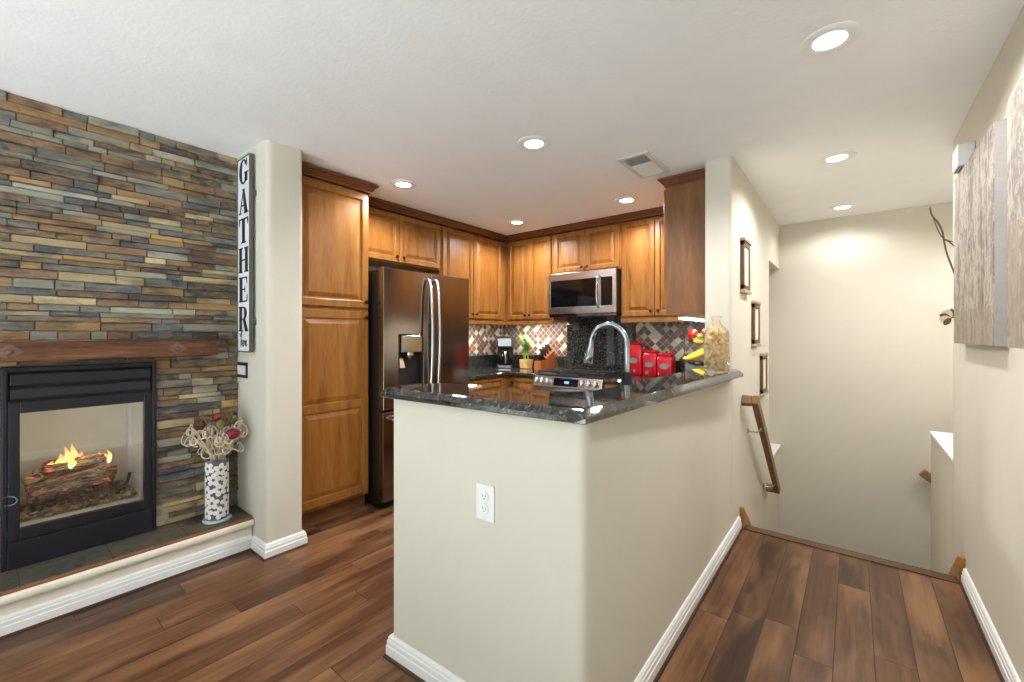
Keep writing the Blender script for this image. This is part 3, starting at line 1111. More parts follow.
# pantry
PX = -2.87
pa = thing('pantry_cabinet', 'tall honey maple pantry cabinet beside the white column', 'cabinet', (-3.16, 1.55, 0))
b = MB()
b.box(-3.455, 1.262, 0.10, PX, 1.84, 2.37)
b.build('body', M['cab'], pa)
b = MB()
b.box(-3.455, 1.262, 0.0, -2.915, 1.84, 0.0995)
b.build('toe_kick', M['toe'], pa)
f = FX(PX + 0.0005, 1.285, 1.50)
add_door(pa, f, 0.545, 0.855, (0.515, 0.045), 0.058)
b = MB()           # lower door has two panels
f = FX(PX + 0.0005, 1.285, 0.125)
wd, hg, t, fr = 0.545, 1.350, 0.020, 0.058
b.box(*f(0, 0, 0), *f(wd, hg, 0.009))
for (a0, a1, c0, c1) in ((0, fr, 0, hg), (wd - fr, wd, 0, hg), (fr, wd - fr, 0, fr), (fr, wd - fr, hg - fr, hg), (fr, wd - fr, 0.64, 0.70)):
    b.box(*f(a0, c0, 0.0092), *f(a1, c1, t))
for c0, c1 in ((fr, 0.64), (0.70, hg - fr)):
    rr = [(0.006, 0.0092), (0.010, 0.0100), (0.038, 0.0190), (0.041, 0.0192)]
    b.loft([[f(fr + i, c0 + i, d), f(wd - fr - i, c0 + i, d), f(wd - fr - i, c1 - i, d), f(fr + i, c1 - i, d)] for i, d in rr])
ld = b.build('door', M['cab'], pa, bevel=0.003)
knob(ld, (0.515, hg - 0.045, 0.0202), f)
CROWN = [(0.0, -0.060), (0.008, -0.060), (0.009, -0.050), (0.016, -0.045), (0.032, -0.020), (0.044, -0.014), (0.046, 0.0), (0.0, 0.0)]


def crown(path, ztop, name, parent=None):
    b = MB()
    P = [Vector(p) for p in path]
    rings = []
    for i, p in enumerate(P):
        e1 = (p - P[i - 1]).normalized() if i else (P[1] - p).normalized()
        e2 = (P[i + 1] - p).normalized() if i < len(P) - 1 else e1
        n1, n2 = Vector((e1.y, -e1.x)), Vector((e2.y, -e2.x))
        m_ = n1 + n2
        m_ = m_ / m_.dot(n1)
        rings.append([(p.x + m_.x * o, p.y + m_.y * o, ztop + z) for o, z in CROWN])
    b.loft(rings)
    return b.build(name, M['cab_dark'], parent)


crown([(PX + 0.022, 1.262), (PX + 0.022, 1.842), (-3.10, 1.842)], 2.428, 'crown', pa)

UX, UY = -3.155, 3.835      # face planes of the wall cabinets
UT = 2.375


def unit(name, label, box, doors, face, group='maple wall cabinets'):
    x0, y0, z0, x1, y1, z1 = box
    c = thing(name, label, 'cabinet', ((x0 + x1) / 2, (y0 + y1) / 2, z0), group)
    b = MB()
    b.box(x0, y0, z0, x1, y1, z1)
    b.build('body', M['cab'], c)
    for (a, w, h, zz, kn, fr) in doors:
        f = face(a, zz)
        add_door(c, f, w, h, kn, fr)
    return c


fx = lambda a, z: FX(UX + 0.0005, a, z)
fy = lambda a, z: FY(a, UY - 0.0005, z)
unit('wall_cabinet', 'short two door maple wall cabinet above the refrigerator', (-3.455, 1.846, 1.93, UX, 2.812, UT),
     [(1.856, 0.462, 0.42, 1.942, (0.43, 0.045), 0.05), (2.324, 0.478, 0.42, 1.942, (0.032, 0.045), 0.05)], fx)
unit('wall_cabinet', 'two door maple wall cabinet between the refrigerator and the kitchen corner', (-3.455, 2.815, 1.455, UX, 3.834, UT),
     [(2.838, 0.425, 0.885, 1.475, (0.395, 0.045), 0.05), (3.270, 0.470, 0.885, 1.475, (0.032, 0.045), 0.05)], fx)
unit('wall_cabinet', 'two door maple wall cabinet over the coffee maker left of the microwave', (UX + 0.002, UY, 1.455, -2.500, 4.125, UT),
     [(-3.115, 0.285, 0.885, 1.475, (0.255, 0.045), 0.05), (-2.826, 0.302, 0.885, 1.475, (0.032, 0.045), 0.05)], fy)
unit('wall_cabinet', 'short two door maple wall cabinet directly over the microwave', (-2.497, UY, 1.935, -1.732, 4.125, UT),
     [(-2.480, 0.368, 0.41, 1.95, (0.338, 0.04), 0.05), (-2.108, 0.362, 0.41, 1.95, (0.030, 0.04), 0.05)], fy)
unit('wall_cabinet', 'two door maple wall cabinet over the red canisters right of the microwave', (-1.729, UY, 1.455, -1.066, 4.125, UT),
     [(-1.715, 0.312, 0.885, 1.475, (0.282, 0.045), 0.05), (-1.398, 0.312, 0.885, 1.475, (0.032, 0.045), 0.05)], fy)
# side cabinet on the hall wall: its plain side faces the camera
sc_ = thing('wall_cabinet', 'maple wall cabinet showing its plain brown side next to the white wall end', 'cabinet', (-0.91, 3.48, 1.44), 'maple wall cabinets')
b = MB()
b.box(-1.060, 3.122, 1.455, -0.764, 3.833, UT + 0.02)
b.build('body', M['cab_side'], sc_)
b = MB()
b.box(-1.066, 3.112, 1.438, -0.764, 3.833, 1.4545)
b.box(-1.064, 3.116, 1.4546, -0.764, 3.1215, 1.487)
b.build('base_moulding', M['cab_side'], sc_, bevel=0.003)
for k in range(2):
    f = FL(-1.0605, 3.83 - k * 0.352, 1.495)
    add_door(sc_, f, 0.349, 0.865, ((0.318 if k == 0 else 0.03), 0.045), 0.05)
crown([(-1.062, 3.80), (-1.062, 3.118), (-0.764, 3.118)][::-1][::-1], 2.432, 'crown', sc_)
# crown and light rail along the run
# (travel so that the room is on the right-hand side)
o = crown([(UX + 0.022, 1.905), (UX + 0.022, UY - 0.022), (-1.125, UY - 0.022)], 2.437, 'crown_moulding')
tag(o, 'dark stained crown moulding running along the top of the wall cabinets', 'moulding')
for nm, lab, bx in (('light_rail', 'thin maple rail under the wall cabinets of the left kitchen wall and corner', None), ('light_rail', 'thin maple rail under the wall cabinet above the red canisters', (-1.729, UY - 0.012, 1.415, -1.07, UY + 0.012, 1.4545))):
    b = MB()
    if bx is None:
        b.prism([(UX - 0.012, 2.815), (UX + 0.014, 2.815), (UX + 0.014, UY - 0.014), (-2.50, UY - 0.014), (-2.50, UY + 0.012), (UX - 0.012, UY + 0.012)], 1.415, 1.4545)
    else:
        b.box(*bx)
    tag(b.build(nm, M['cab'], bevel=0.004), lab, 'moulding', 'under cabinet rails')

# under cabinet strip lights
for lab, (x0, y0, x1, y1) in (('white strip light under the cabinets above the coffee maker', (-3.10, 3.88, -2.60, 3.95)),
                              ('white strip light under the cabinets beside the refrigerator', (-3.30, 2.95, -3.23, 3.55)),
                              ('white strip light under the cabinet beside the white wall end', (-0.99, 3.15, -0.92, 3.70))):
    zt = 1.4545 if x0 < -2 else 1.4375
    u = thing('strip_light', lab, 'light', ((x0 + x1) / 2, (y0 + y1) / 2, zt - 0.03), 'under cabinet lights')
    b = MB()
    b.box(x0, y0, zt - 0.012, x1, y1, zt - 0.0005)
    b.build('housing', M['white'], u, bevel=0.002)
    b = MB()
    b.box(x0 + 0.006, y0 + 0.006, zt - 0.026, x1 - 0.006, y1 - 0.006, zt - 0.0122)
    b.build('diffuser', M['strip'], u, bevel=0.004)
    L = bpy.data.lights.new('strip_lamp', 'AREA')
    L.shape = 'RECTANGLE'
    L.size, L.size_y = x1 - x0, y1 - y0
    L.energy = 6.0 if x0 < -2 else 2.5
    L.color = (1.0, 0.9, 0.76)
    lo = bpy.data.objects.new('strip_lamp', L)
    COL.objects.link(lo)
    lo.location = ((x0 + x1) / 2, (y0 + y1) / 2, zt - 0.03)

# base cabinets
CT = 0.914
bl = thing('base_cabinet', 'maple base cabinet with drawer between the refrigerator and the corner', 'cabinet', (-3.15, 3.1, 0), 'maple base cabinets')
b = MB()
b.box(-3.455, 2.775, 0.10, -2.845, 3.505, 0.873)
b.box(-3.455, 2.775, 0.0, -2.90, 3.505, 0.0995)
b.build('body', M['cab'], bl)
f = FX(-2.8445, 2.79, 0.705)
b = MB()
b.door(0.60, 0.150, f, fr=0.03)
dr = b.build('drawer', M['cab'], bl)
knob(dr, (0.30, 0.075, 0.0202), f)
add_door(bl, FX(-2.8445, 2.79, 0.12), 0.60, 0.575, (0.56, 0.53))
bk = thing('base_cabinet', 'narrow maple base cabinet in the corner left of the range', 'cabinet', (-2.67, 3.8, 0), 'maple base cabinets')
b = MB()
b.box(-3.455, 3.507, 0.10, -2.497, 4.125, 0.873)
b.box(-3.455, 3.56, 0.0, -2.497, 4.125, 0.0995)
b.build('body', M['cab'], bk)
add_door(bk, FY(-2.80, 3.5065, 0.12), 0.295, 0.735, (0.03, 0.69), 0.045)
bs = thing('base_cabinet', 'maple sink base cabinets along the kitchen side of the half wall', 'cabinet', (-1.06, 2.3, 0), 'maple base cabinets')
b = MB()
b.box(-1.36, 1.26, 0.10, -0.764, 4.125, 0.873)
b.box(-1.30, 1.26, 0.0, -0.764, 4.125, 0.0995)
b.box(-1.735, 3.507, 0.10, -1.361, 4.125, 0.873)
b.build('body', M['cab'], bs)
for k in range(4):
    add_door(bs, FL(-1.3605, 1.80 + k * 0.53, 0.12), 0.515, 0.735, (0.48 if k % 2 else 0.03, 0.69))
add_door(bs, FY(-1.73, 3.5065, 0.12), 0.34, 0.735, (0.31, 0.69))

# counter tops
b = MB()
b.prism([(-3.457, 2.765), (-2.805, 2.765), (-2.805, 3.465), (-2.494, 3.465), (-2.494, 4.127), (-3.457, 4.127)], 0.8735, CT)
tag(b.build('countertop', M['granite'], bevel=0.012, seg=3), 'dark granite countertop in the kitchen corner under the coffee maker', 'countertop')
b = MB()
b.prism([(-1.40, 1.262), (-0.763, 1.262), (-0.763, 4.127), (-1.738, 4.127), (-1.738, 3.465), (-1.40, 3.465)], 0.8735, CT)
tag(b.build('countertop', M['granite'], bevel=0.012, seg=3), 'lower dark granite countertop behind the bar holding faucet and canisters', 'countertop')
# raised bar top
BAR = [(-1.492, 1.005), (-0.578, 1.048), (-0.513, 2.86), (-0.545, 2.952), (-0.765, 2.968), (-0.790, 2.95), (-0.790, 1.47), (-0.86, 1.375), (-1.40, 1.318), (-1.492, 1.21)]
BAR = rounded(BAR, {0: 0.02, 6: 0.05, 7: 0.05, 9: 0.05, 8: 0.03}, 4)
b = MB()
r0_ = inset(BAR, 0.003)
rings = [[(x, y, 1.0500) for x, y in r0_], [(x, y, 1.053) for x, y in BAR], [(x, y, 1.0675) for x, y in BAR], [(x, y, 1.0715) for x, y in inset(BAR, 0.004)], [(x, y, 1.0865) for x, y in inset(BAR, 0.019)], [(x, y, 1.088) for x, y in inset(BAR, 0.023)]]
b.loft(rings)
tag(b.build('bar_top', M['granite']), 'raised dark granite bar top capping the white half wall', 'countertop')

# backsplash
b = MB()
b.box(-3.4595, 2.815, 1.060, -3.450, 4.119, 1.4545)
struct(b.build('wall_tile_left', M['tile_left'], org=(0, 0, 0)))
b = MB()
b.box(-3.4595, 4.120, 1.060, -2.505, 4.1295, 1.4545)
b.box(-1.705, 4.120, 1.060, -0.764, 4.1295, 1.4545)
struct(b.build('wall_tile_back', M['tile_back'], org=(0, 0, 0)))
b = MB()
b.box(-3.457, 2.765, 0.9145, -3.437, 4.106, 1.059)
b.box(-3.457, 4.107, 0.9145, -2.506, 4.1285, 1.059)
b.box(-1.704, 4.107, 0.9145, -0.764, 4.1285, 1.059)
b.box(-2.504, 4.112, 0.9145, -1.706, 4.1285, 1.500)
struct(b.build('wall_granite_splash', M['granite'], org=(0, 0, 0)))
b = MB()
b.box(-2.425, 4.1060, 1.355, -2.345, 4.1115, 1.440)
oc = b.build('outlet_cover', M['vent_dark'], bevel=0.002)
tag(oc, 'small grey outlet cover on the dark granite below the microwave', 'outlet')

# ================================================================== REFRIGERATOR
RX = -2.692
fr_ = thing('refrigerator', 'dark stainless french door refrigerator with water dispenser', 'refrigerator', (-3.05, 2.29, 0))
ry0, ry1, rm = 1.852, 2.748, 2.300
b = MB()
b.box(-3.42, ry0 + 0.004, 0.045, RX - 0.065, ry1 - 0.004, 1.79)
b.box(-3.40, ry0 + 0.02, 0.0, RX - 0.09, ry1 - 0.02, 0.0445)
b.build('body', M['black'], fr_, bevel=0.004)
dy0, dy1, dz0, dz1 = 1.985, 2.225, 0.90, 1.300     # dispenser recess
b = MB()
xb = RX - 0.062
yz = lambda x, a0, a1, c0, c1: [(x, a0, c0), (x, a1, c0), (x, a1, c1), (x, a0, c1)]
rr_ = [yz(xb, dy0, dy1, dz0, dz1), yz(xb, ry0, rm - 0.003, 0.742, 1.805), yz(RX, ry0, rm - 0.003, 0.742, 1.805), yz(RX, dy0, dy1, dz0, dz1), yz(xb, dy0, dy1, dz0, dz1)]
b.loft(rr_, cap=False)
dl = b.build('left_door', M['dark_steel'], fr_, bevel=0.006)
b = MB()
b.box(xb, dy0 + 0.0005, dz0 + 0.0005, xb + 0.006, dy1 - 0.0005, dz1 - 0.0005)
b.box(xb + 0.006, dy0 + 0.0005, dz0 + 0.0005, RX - 0.001, dy0 + 0.012, dz1 - 0.001)
b.box(xb + 0.006, dy1 - 0.012, dz0 + 0.0005, RX - 0.001, dy1 - 0.0005, dz1 - 0.001)
b.box(xb + 0.006, dy0 + 0.012, dz0 + 0.0005, RX - 0.001, dy1 - 0.012, dz0 + 0.012)
b.build('dispenser_recess', M['iron'], dl)
b = MB()
b.box(xb + 0.007, dy0 + 0.020, 1.165, RX + 0.010, dy1 - 0.020, dz1 - 0.003)
b.build('dispenser_head', M['dark_steel'], dl, bevel=0.004)
b = MB()
b.lathe([(0.034, 0.0), (0.034, -0.022), (0.026, -0.030), (0.018, -0.048), (0.010, -0.050)], (RX - 0.022, 2.105, 1.1645), n=18)
b.build('dispenser_nozzle', M['steel'], dl, smooth=True)
b = MB()
b.hexa([(xb + 0.012, 2.01, 1.045), (xb + 0.042, 2.01, 1.045), (xb + 0.042, 2.065, 1.045), (xb + 0.012, 2.065, 1.045)], [(xb + 0.008, 2.015, 1.12), (xb + 0.018, 2.015, 1.12), (xb + 0.018, 2.06, 1.12), (xb + 0.008, 2.06, 1.12)])
b.build('dispenser_paddle', M['steel'], dl, bevel=0.002)
b = MB()
b.box(xb, rm + 0.003, 0.742, RX, ry1, 1.805)
drr = b.build('right_door', M['dark_steel'], fr_, bevel=0.008)
b = MB()
b.box(xb, ry0, 0.062, RX, ry1, 0.728)
dz = b.build('freezer_drawer', M['dark_steel'], fr_, bevel=0.008)


def bow(parent, pts, r):
    b = MB()
    b.tube(spline(pts, 6), r, 10)
    return b.build('handle', M['steel'], parent, smooth=True)


for yy, par in ((rm - 0.038, dl), (rm + 0.038, drr)):
    bow(par, [(RX + 0.001, yy, 1.745), (RX + 0.030, yy, 1.735), (RX + 0.055, yy, 1.62), (RX + 0.068, yy, 1.28), (RX + 0.055, yy, 0.94), (RX + 0.030, yy, 0.825), (RX + 0.001, yy, 0.815)], 0.0135)
bow(dz, [(RX + 0.001, ry0 + 0.06, 0.672), (RX + 0.045, ry0 + 0.065, 0.672), (RX + 0.058, ry0 + 0.12, 0.672), (RX + 0.062, rm, 0.672), (RX + 0.058, ry1 - 0.12, 0.672), (RX + 0.045, ry1 - 0.065, 0.672), (RX + 0.001, ry1 - 0.06, 0.672)], 0.013)

# ================================================================== MICROWAVE
mw = thing('microwave', 'stainless over the range microwave with dark window', 'microwave', (-2.11, 3.9, 1.5))
mx0, mx1, my, mz0, mz1 = -2.492, -1.737, 3.725, 1.515, 1.930
b = MB()
b.box(mx0, my + 0.03, mz0, mx1, 4.110, mz1)
b.build('body', M['black'], mw)
b = MB()
b.box(mx0 + 0.004, my + 0.01, 1.482, mx1 - 0.004, 4.10, mz0 - 0.0005)
b.build('bottom_hood', M['dark_steel'], mw, bevel=0.004)
b = MB()
sx = -1.925        # split between door and controls
b.box(mx0, my, mz1 - 0.075, mx1, my + 0.0295, mz1)
b.box(mx0, my, mz0, mx1, my + 0.0295, mz0 + 0.068)
b.box(mx0, my, mz0 + 0.068, mx0 + 0.025, my + 0.0295, mz1 - 0.075)
b.box(mx1 - 0.035, my, mz0 + 0.068, mx1, my + 0.0295, mz1 - 0.075)
b.box(sx, my, mz0 + 0.068, sx + 0.035, my + 0.0295, mz1 - 0.075)
b.build('door_frame', M['steel'], mw, bevel=0.002)
b = MB()
b.box(mx0 + 0.0255, my + 0.006, mz0 + 0.0685, sx - 0.0005, my + 0.0295, mz1 - 0.0755)
b.build('window', M['black_gloss'], mw)
b = MB()
b.box(sx + 0.0355, my + 0.006, mz0 + 0.0685, mx1 - 0.0355, my + 0.0295, mz1 - 0.0755)
b.build('control_panel', M['black_gloss'], mw)
b = MB()
hx = sx + 0.016
b.tube(spline([(hx, my - 0.001, 1.872), (hx, my - 0.030, 1.862), (hx, my - 0.046, 1.80), (hx, my - 0.052, 1.72), (hx, my - 0.046, 1.64), (hx, my - 0.030, 1.578), (hx, my - 0.001, 1.568)]), 0.0125, 10)
b.build('handle', M['chrome'], mw, smooth=True)

# ================================================================== RANGE
rg = thing('gas_range', 'stainless slide in gas range under the microwave', 'range', (-2.115, 3.8, 0))
gx0, gx1, gy = -2.489, -1.743, 3.475
b = MB()
b.box(gx0, gy + 0.035, 0.09, gx1, 4.105, 0.899)
b.box(gx0 + 0.02, gy + 0.06, 0.0, gx1 - 0.02, 4.10, 0.0895)
b.build('body', M['black'], rg)
b = MB()
b.box(gx0 - 0.003, gy + 0.01, 0.8995, gx1 + 0.003, 4.105, 0.916)
b.build('cooktop', M['black_metal'], rg, bevel=0.004)
b = MB()
b.hexa([(gx0, gy - 0.03, 0.800), (gx1, gy - 0.03, 0.800), (gx1, gy + 0.034, 0.800), (gx0, gy + 0.034, 0.800)], [(gx0, gy + 0.004, 0.8985), (gx1, gy + 0.004, 0.8985), (gx1, gy + 0.034, 0.8985), (gx0, gy + 0.034, 0.8985)])
cp = b.build('control_panel', M['steel'], rg, bevel=0.003)
slope = 0.034 / 0.0985
fcp = lambda u, v, n: (gx0 + u, gy - 0.03 + slope * v - n, 0.800 + v + n * slope)
b = MB()
b.hexa([fcp(0.235, 0.015, 0.0005), fcp(0.50, 0.015, 0.0005), fcp(0.50, 0.085, 0.0005), fcp(0.235, 0.085, 0.0005)], [fcp(0.235, 0.015, 0.003), fcp(0.50, 0.015, 0.003), fcp(0.50, 0.085, 0.003), fcp(0.235, 0.085, 0.003)])
ds = b.build('display', M['black_gloss'], cp)
b = MB()
b.hexa([fcp(0.355, 0.040, 0.0032), fcp(0.405, 0.040, 0.0032), fcp(0.405, 0.060, 0.0032), fcp(0.355, 0.060, 0.0032)], [fcp(0.355, 0.040, 0.0038), fcp(0.405, 0.040, 0.0038), fcp(0.405, 0.060, 0.0038), fcp(0.355, 0.060, 0.0038)])
b.build('clock_digits', M['screen'], ds)
for ku in (0.05, 0.115, 0.18, 0.555, 0.622, 0.69):
    b = MB()
    rings = []
    for r, o in [(0.026, 0.0005), (0.027, 0.008), (0.023, 0.012), (0.021, 0.034), (0.018, 0.037)]:
        rings.append([fcp(ku + r * math.cos(2 * PI * i / 18), 0.050 + r * math.sin(2 * PI * i / 18), o) for i in range(18)])
    b.loft(rings)
    k_ = b.build('knob', M['steel'], cp, smooth=True)
    b = MB()
    q = [(-0.005, -0.021), (0.005, -0.021), (0.005, 0.021), (-0.005, 0.021)]
    b.loft([[fcp(ku + u_, 0.05 + v_, 0.0372) for u_, v_ in q], [fcp(ku + u_ * 0.7, 0.05 + v_, 0.045) for u_, v_ in q]])
    b.build('knob_grip', M['plate'], k_)
for k in range(3):
    b = MB()
    ax0 = gx0 + 0.012 + k * 0.2433
    ax1 = ax0 + 0.236
    ay0, ay1, az = gy + 0.045, 4.075, 0.948
    for yy in (ay0, (ay0 + ay1) / 2, ay1):
        b.box(ax0, yy - 0.007, az - 0.014, ax1, yy + 0.007, az)
    for xx in (ax0 + 0.007, (ax0 + ax1) / 2, ax1 - 0.007):
        b.box(xx - 0.007, ay0 + 0.008, az - 0.0135, xx + 0.007, ay1 - 0.008, az + 0.0005)
    for xx in (ax0 + 0.007, ax1 - 0.007):
        for yy in (ay0, ay1):
            b.box(xx - 0.008, yy - 0.008, 0.9165, xx + 0.008, yy + 0.008, az - 0.0145)
    for yy in (ay0 + 0.15, ay1 - 0.15):
        for a in range(4):
            t = PI / 4 + a * PI / 2
            c = ((ax0 + ax1) / 2, yy)
            b.tube([(c[0] + 0.03 * math.cos(t), c[1] + 0.03 * math.sin(t), az - 0.004), (c[0] + 0.105 * math.cos(t), c[1] + 0.135 * math.sin(t), az - 0.004)], 0.006, 6)
    b.build('grate', M['iron'], rg, bevel=0.002)
    for yy in ((ay0 + 0.15, ay1 - 0.15) if k != 1 else ((ay0 + ay1) / 2,)):
        b = MB()
        b.lathe([(0.048, 0.0), (0.048, 0.006), (0.036, 0.008), (0.036, 0.014), (0.01, 0.016)], ((ax0 + ax1) / 2, yy, 0.9165), n=20)
        b.build('burner', M['black'], rg, smooth=True)
b = MB()
b.box(gx0 + 0.003, gy + 0.002, 0.265, gx1 - 0.003, gy + 0.0345, 0.793)
od = b.build('oven_door', M['steel'], rg, bevel=0.004)
b = MB()
b.box(gx0 + 0.10, gy - 0.001, 0.36, gx1 - 0.10, gy + 0.0015, 0.66)
b.build('oven_window', M['black_gloss'], od)
b = MB()
b.tube([(gx0 + 0.06, gy + 0.001, 0.75), (gx0 + 0.06, gy - 0.045, 0.75)], 0.009, 8)
b.tube([(gx1 - 0.06, gy + 0.001, 0.75), (gx1 - 0.06, gy - 0.045, 0.75)], 0.009, 8)
b.tube([(gx0 + 0.03, gy - 0.05, 0.75), (gx1 - 0.03, gy - 0.05, 0.75)], 0.012, 10)
b.build('handle', M['steel'], od, smooth=True)
b = MB()
b.box(gx0 + 0.003, gy + 0.002, 0.095, gx1 - 0.003, gy + 0.0345, 0.258)
b.build('warming_drawer', M['steel'], rg, bevel=0.004)

# ================================================================== COUNTER OBJECTS
# faucet
fcx, fcy = -0.862, 1.975
fa = thing('kitchen_faucet', 'tall gooseneck pull down faucet behind the bar top', 'faucet', (fcx, fcy, CT))
b = MB()
b.lathe([(0.034, 0.0005), (0.034, 0.008), (0.026, 0.014), (0.024, 0.19), (0.021, 0.205), (0.016, 0.207)], (fcx, fcy, CT), n=20)
b.build('body', M['black_metal'], fa, smooth=True)
b = MB()
pts = [(fcx, fcy, CT + 0.205), (fcx, fcy, CT + 0.32)]
for k in range(0, 13):
    a = PI * k / 12
    pts.append((fcx - 0.098 + 0.098 * math.cos(a), fcy, CT + 0.335 + 0.105 * math.sin(a)))
pts += [(fcx - 0.198, fcy, CT + 0.325)]
b.tube(pts, 0.0135, 14)
b.build('gooseneck', M['chrome'], fa, smooth=True)
b = MB()
b.tube([(fcx - 0.198, fcy, CT + 0.327), (fcx - 0.200, fcy, CT + 0.318), (fcx - 0.206, fcy, CT + 0.285), (fcx - 0.214, fcy, CT + 0.245), (fcx - 0.2155, fcy, CT + 0.239)], [0.0155, 0.0175, 0.021, 0.027, 0.025], 16)
b.build('spray_head', M['chrome'], fa, smooth=True)
b = MB()
b.tube([(fcx, fcy - 0.022, CT + 0.12), (fcx, fcy - 0.05, CT + 0.125), (fcx, fcy - 0.085, CT + 0.17)], [0.012, 0.009, 0.006], 10)
b.build('lever', M['chrome'], fa, smooth=True)


# canisters
def canister(cx, cy, w, hgt, label):
    c = thing('canister', label, 'canister', (cx, cy, CT), 'red ceramic canisters')
    b = MB()
    sq = lambda q, r: rounded([(cx - q, cy - q), (cx + q, cy - q), (cx + q, cy + q), (cx - q, cy + q)], {0: r, 1: r, 2: r, 3: r}, 4)
    h_ = w / 2
    b.loft([[(x, y, CT + z) for x, y in sq(q, 0.018)] for q, z in [(h_ - 0.006, 0.0008), (h_, 0.008), (h_, hgt - 0.055), (h_ - 0.004, hgt - 0.046), (h_ - 0.014, hgt - 0.042)]])
    b.build('jar', M['red'], c, smooth=True)
    b = MB()
    b.loft([[(x, y, CT + z) for x, y in sq(q, 0.016)] for q, z in [(h_ - 0.006, hgt - 0.0415), (h_ - 0.004, hgt - 0.034), (h_ - 0.014, hgt - 0.022), (h_ - 0.040, hgt - 0.016)]])
    b.lathe([(0.010, hgt - 0.016), (0.009, hgt - 0.010), (0.015, hgt - 0.004), (0.010, hgt)], (cx, cy, CT), n=14)
    b.build('lid', M['red'], c, smooth=True)
    b = MB()
    f = FY(cx, cy - h_ - 0.0005, CT + hgt * 0.42)
    el = [(0.040 * math.cos(2 * PI * i / 20), 0.026 * math.sin(2 * PI * i / 20)) for i in range(20)]
    b.loft([[f(u, v_, 0) for u, v_ in el], [f(u, v_, 0.003) for u, v_ in el]])
    b.build('oval_badge', M['oval'], c)


canister(-1.640, 3.985, 0.146, 0.335, 'tallest red canister, next to the range')
canister(-1.488, 3.975, 0.132, 0.262, 'middle sized red canister between the two others')
canister(-1.345, 3.965, 0.134, 0.236, 'smallest red canister, next to the fruit stand')

# fruit stand
sx_, sy_ = -0.962, 3.60
fs = thing('fruit_stand', 'two tier wire fruit stand in the corner beside the white wall end', 'fruit stand', (sx_, sy_, CT))
b = MB()
b.lathe([(0.10, 0.0008), (0.10, 0.006), (0.02, 0.0065)], (sx_, sy_, CT), n=24)
for s_ in (-1, 1):
    b.tube(spline([(sx_ + s_ * 0.095, sy_, CT + 0.005), (sx_ + s_ * 0.112, sy_, CT + 0.10), (sx_ + s_ * 0.112, sy_, CT + 0.38), (sx_ + s_ * 0.08, sy_, CT + 0.46), (sx_, sy_, CT + 0.495)], 6), 0.0035, 8)
b.build('frame', M['black'], fs, smooth=True)
for zz, rr, nm in ((0.14, 0.100, 'lower_bowl'), (0.315, 0.095, 'upper_bowl')):
    b = MB()
    b.lathe([(0.03, zz), (rr * 0.7, zz + 0.008), (rr, zz + 0.035), (rr - 0.004, zz + 0.036), (rr * 0.68, zz + 0.012), (0.02, zz + 0.004)], (sx_, sy_, CT), n=24)
    b.build(nm, M['steel'], fs, smooth=True)


def fruit(nm, lab, cat, p, r, mat, grp=None):
    t = thing(nm, lab, cat, p, grp)
    b = MB()
    b.lathe([(r * 0.25, -r * 0.86), (r * 0.62, -r * 0.80), (r * 0.93, -r * 0.4), (r, 0.05 * r), (r * 0.88, r * 0.5), (r * 0.5, r * 0.84), (r * 0.2, r * 0.80), (0.003, r * 0.66)], p, n=18)
    b.build('flesh', mat, t, smooth=True)
    b = MB()
    b.tube([(p[0], p[1], p[2] + r * 0.66), (p[0] + 0.004, p[1], p[2] + r * 1.05)], 0.0022, 6)
    b.build('stem', M['twig'], t)


zf = CT + 0.325
fruit('apple', 'red apple on top of the fruit stand, farther from the white wall', 'apple', (sx_ - 0.036, sy_ - 0.035, zf + 0.070), 0.040, M['apple'])
fruit('apple', 'darker red apple on top of the fruit stand, nearer the white wall', 'apple', (sx_ + 0.046, sy_ + 0.005, zf + 0.080), 0.034, M['berry'])
fruit('lime', 'green fruit below the red apples in the top bowl', 'fruit', (sx_ + 0.020, sy_ - 0.052, zf + 0.048), 0.026, M['pepper'])
fruit('lemon', 'yellow fruit at the rim of the top fruit bowl', 'fruit', (sx_ - 0.036, sy_ + 0.040, zf + 0.056), 0.028, M['orange_f'])
bn = thing('banana_bunch', 'yellow bananas lying on the lower tier of the fruit stand', 'bananas', (sx_, sy_, CT + 0.16))
for k in range(4):
    b = MB()
    o_ = k * 0.022 - 0.03
    pts = spline([(sx_ + 0.075, sy_ - 0.045 + o_ * 0.3, CT + 0.255 + o_ * 0.3), (sx_ + 0.03, sy_ - 0.05 + o_, CT + 0.25 + o_ * 0.4), (sx_ - 0.04, sy_ - 0.06 + o_, CT + 0.215 + o_ * 0.3), (sx_ - 0.095, sy_ - 0.05 + o_ * 1.4, CT + 0.19 + abs(o_) * 0.3)], 5)
    n = len(pts)
    b.tube(pts, [0.0055 + 0.0125 * math.sin(PI * min(1, 0.12 + 0.8 * i / n)) for i in range(n)], 9)
    b.build('banana', M['banana'], bn, smooth=True)
fruit('lemon', 'yellow fruit on the base of the fruit stand under the bananas', 'fruit', (sx_ - 0.01, sy_ - 0.05, CT + 0.042), 0.036, M['orange_f'])

# cork bottle on the bar
bx_, by_, bz_ = -0.607, 2.620, 1.0885
cb = thing('cork_bottle', 'clear flat bottle filled with wine corks on the bar end', 'bottle', (bx_, by_, bz_))
b = MB()


def sup(w, d, n=24, p=0.55):
    out = []
    for i in range(n):
        a = 2 * PI * i / n
        c, s_ = math.cos(a), math.sin(a)
        out.append((w * math.copysign(abs(c) ** p, c), d * math.copysign(abs(s_) ** p, s_)))
    return out


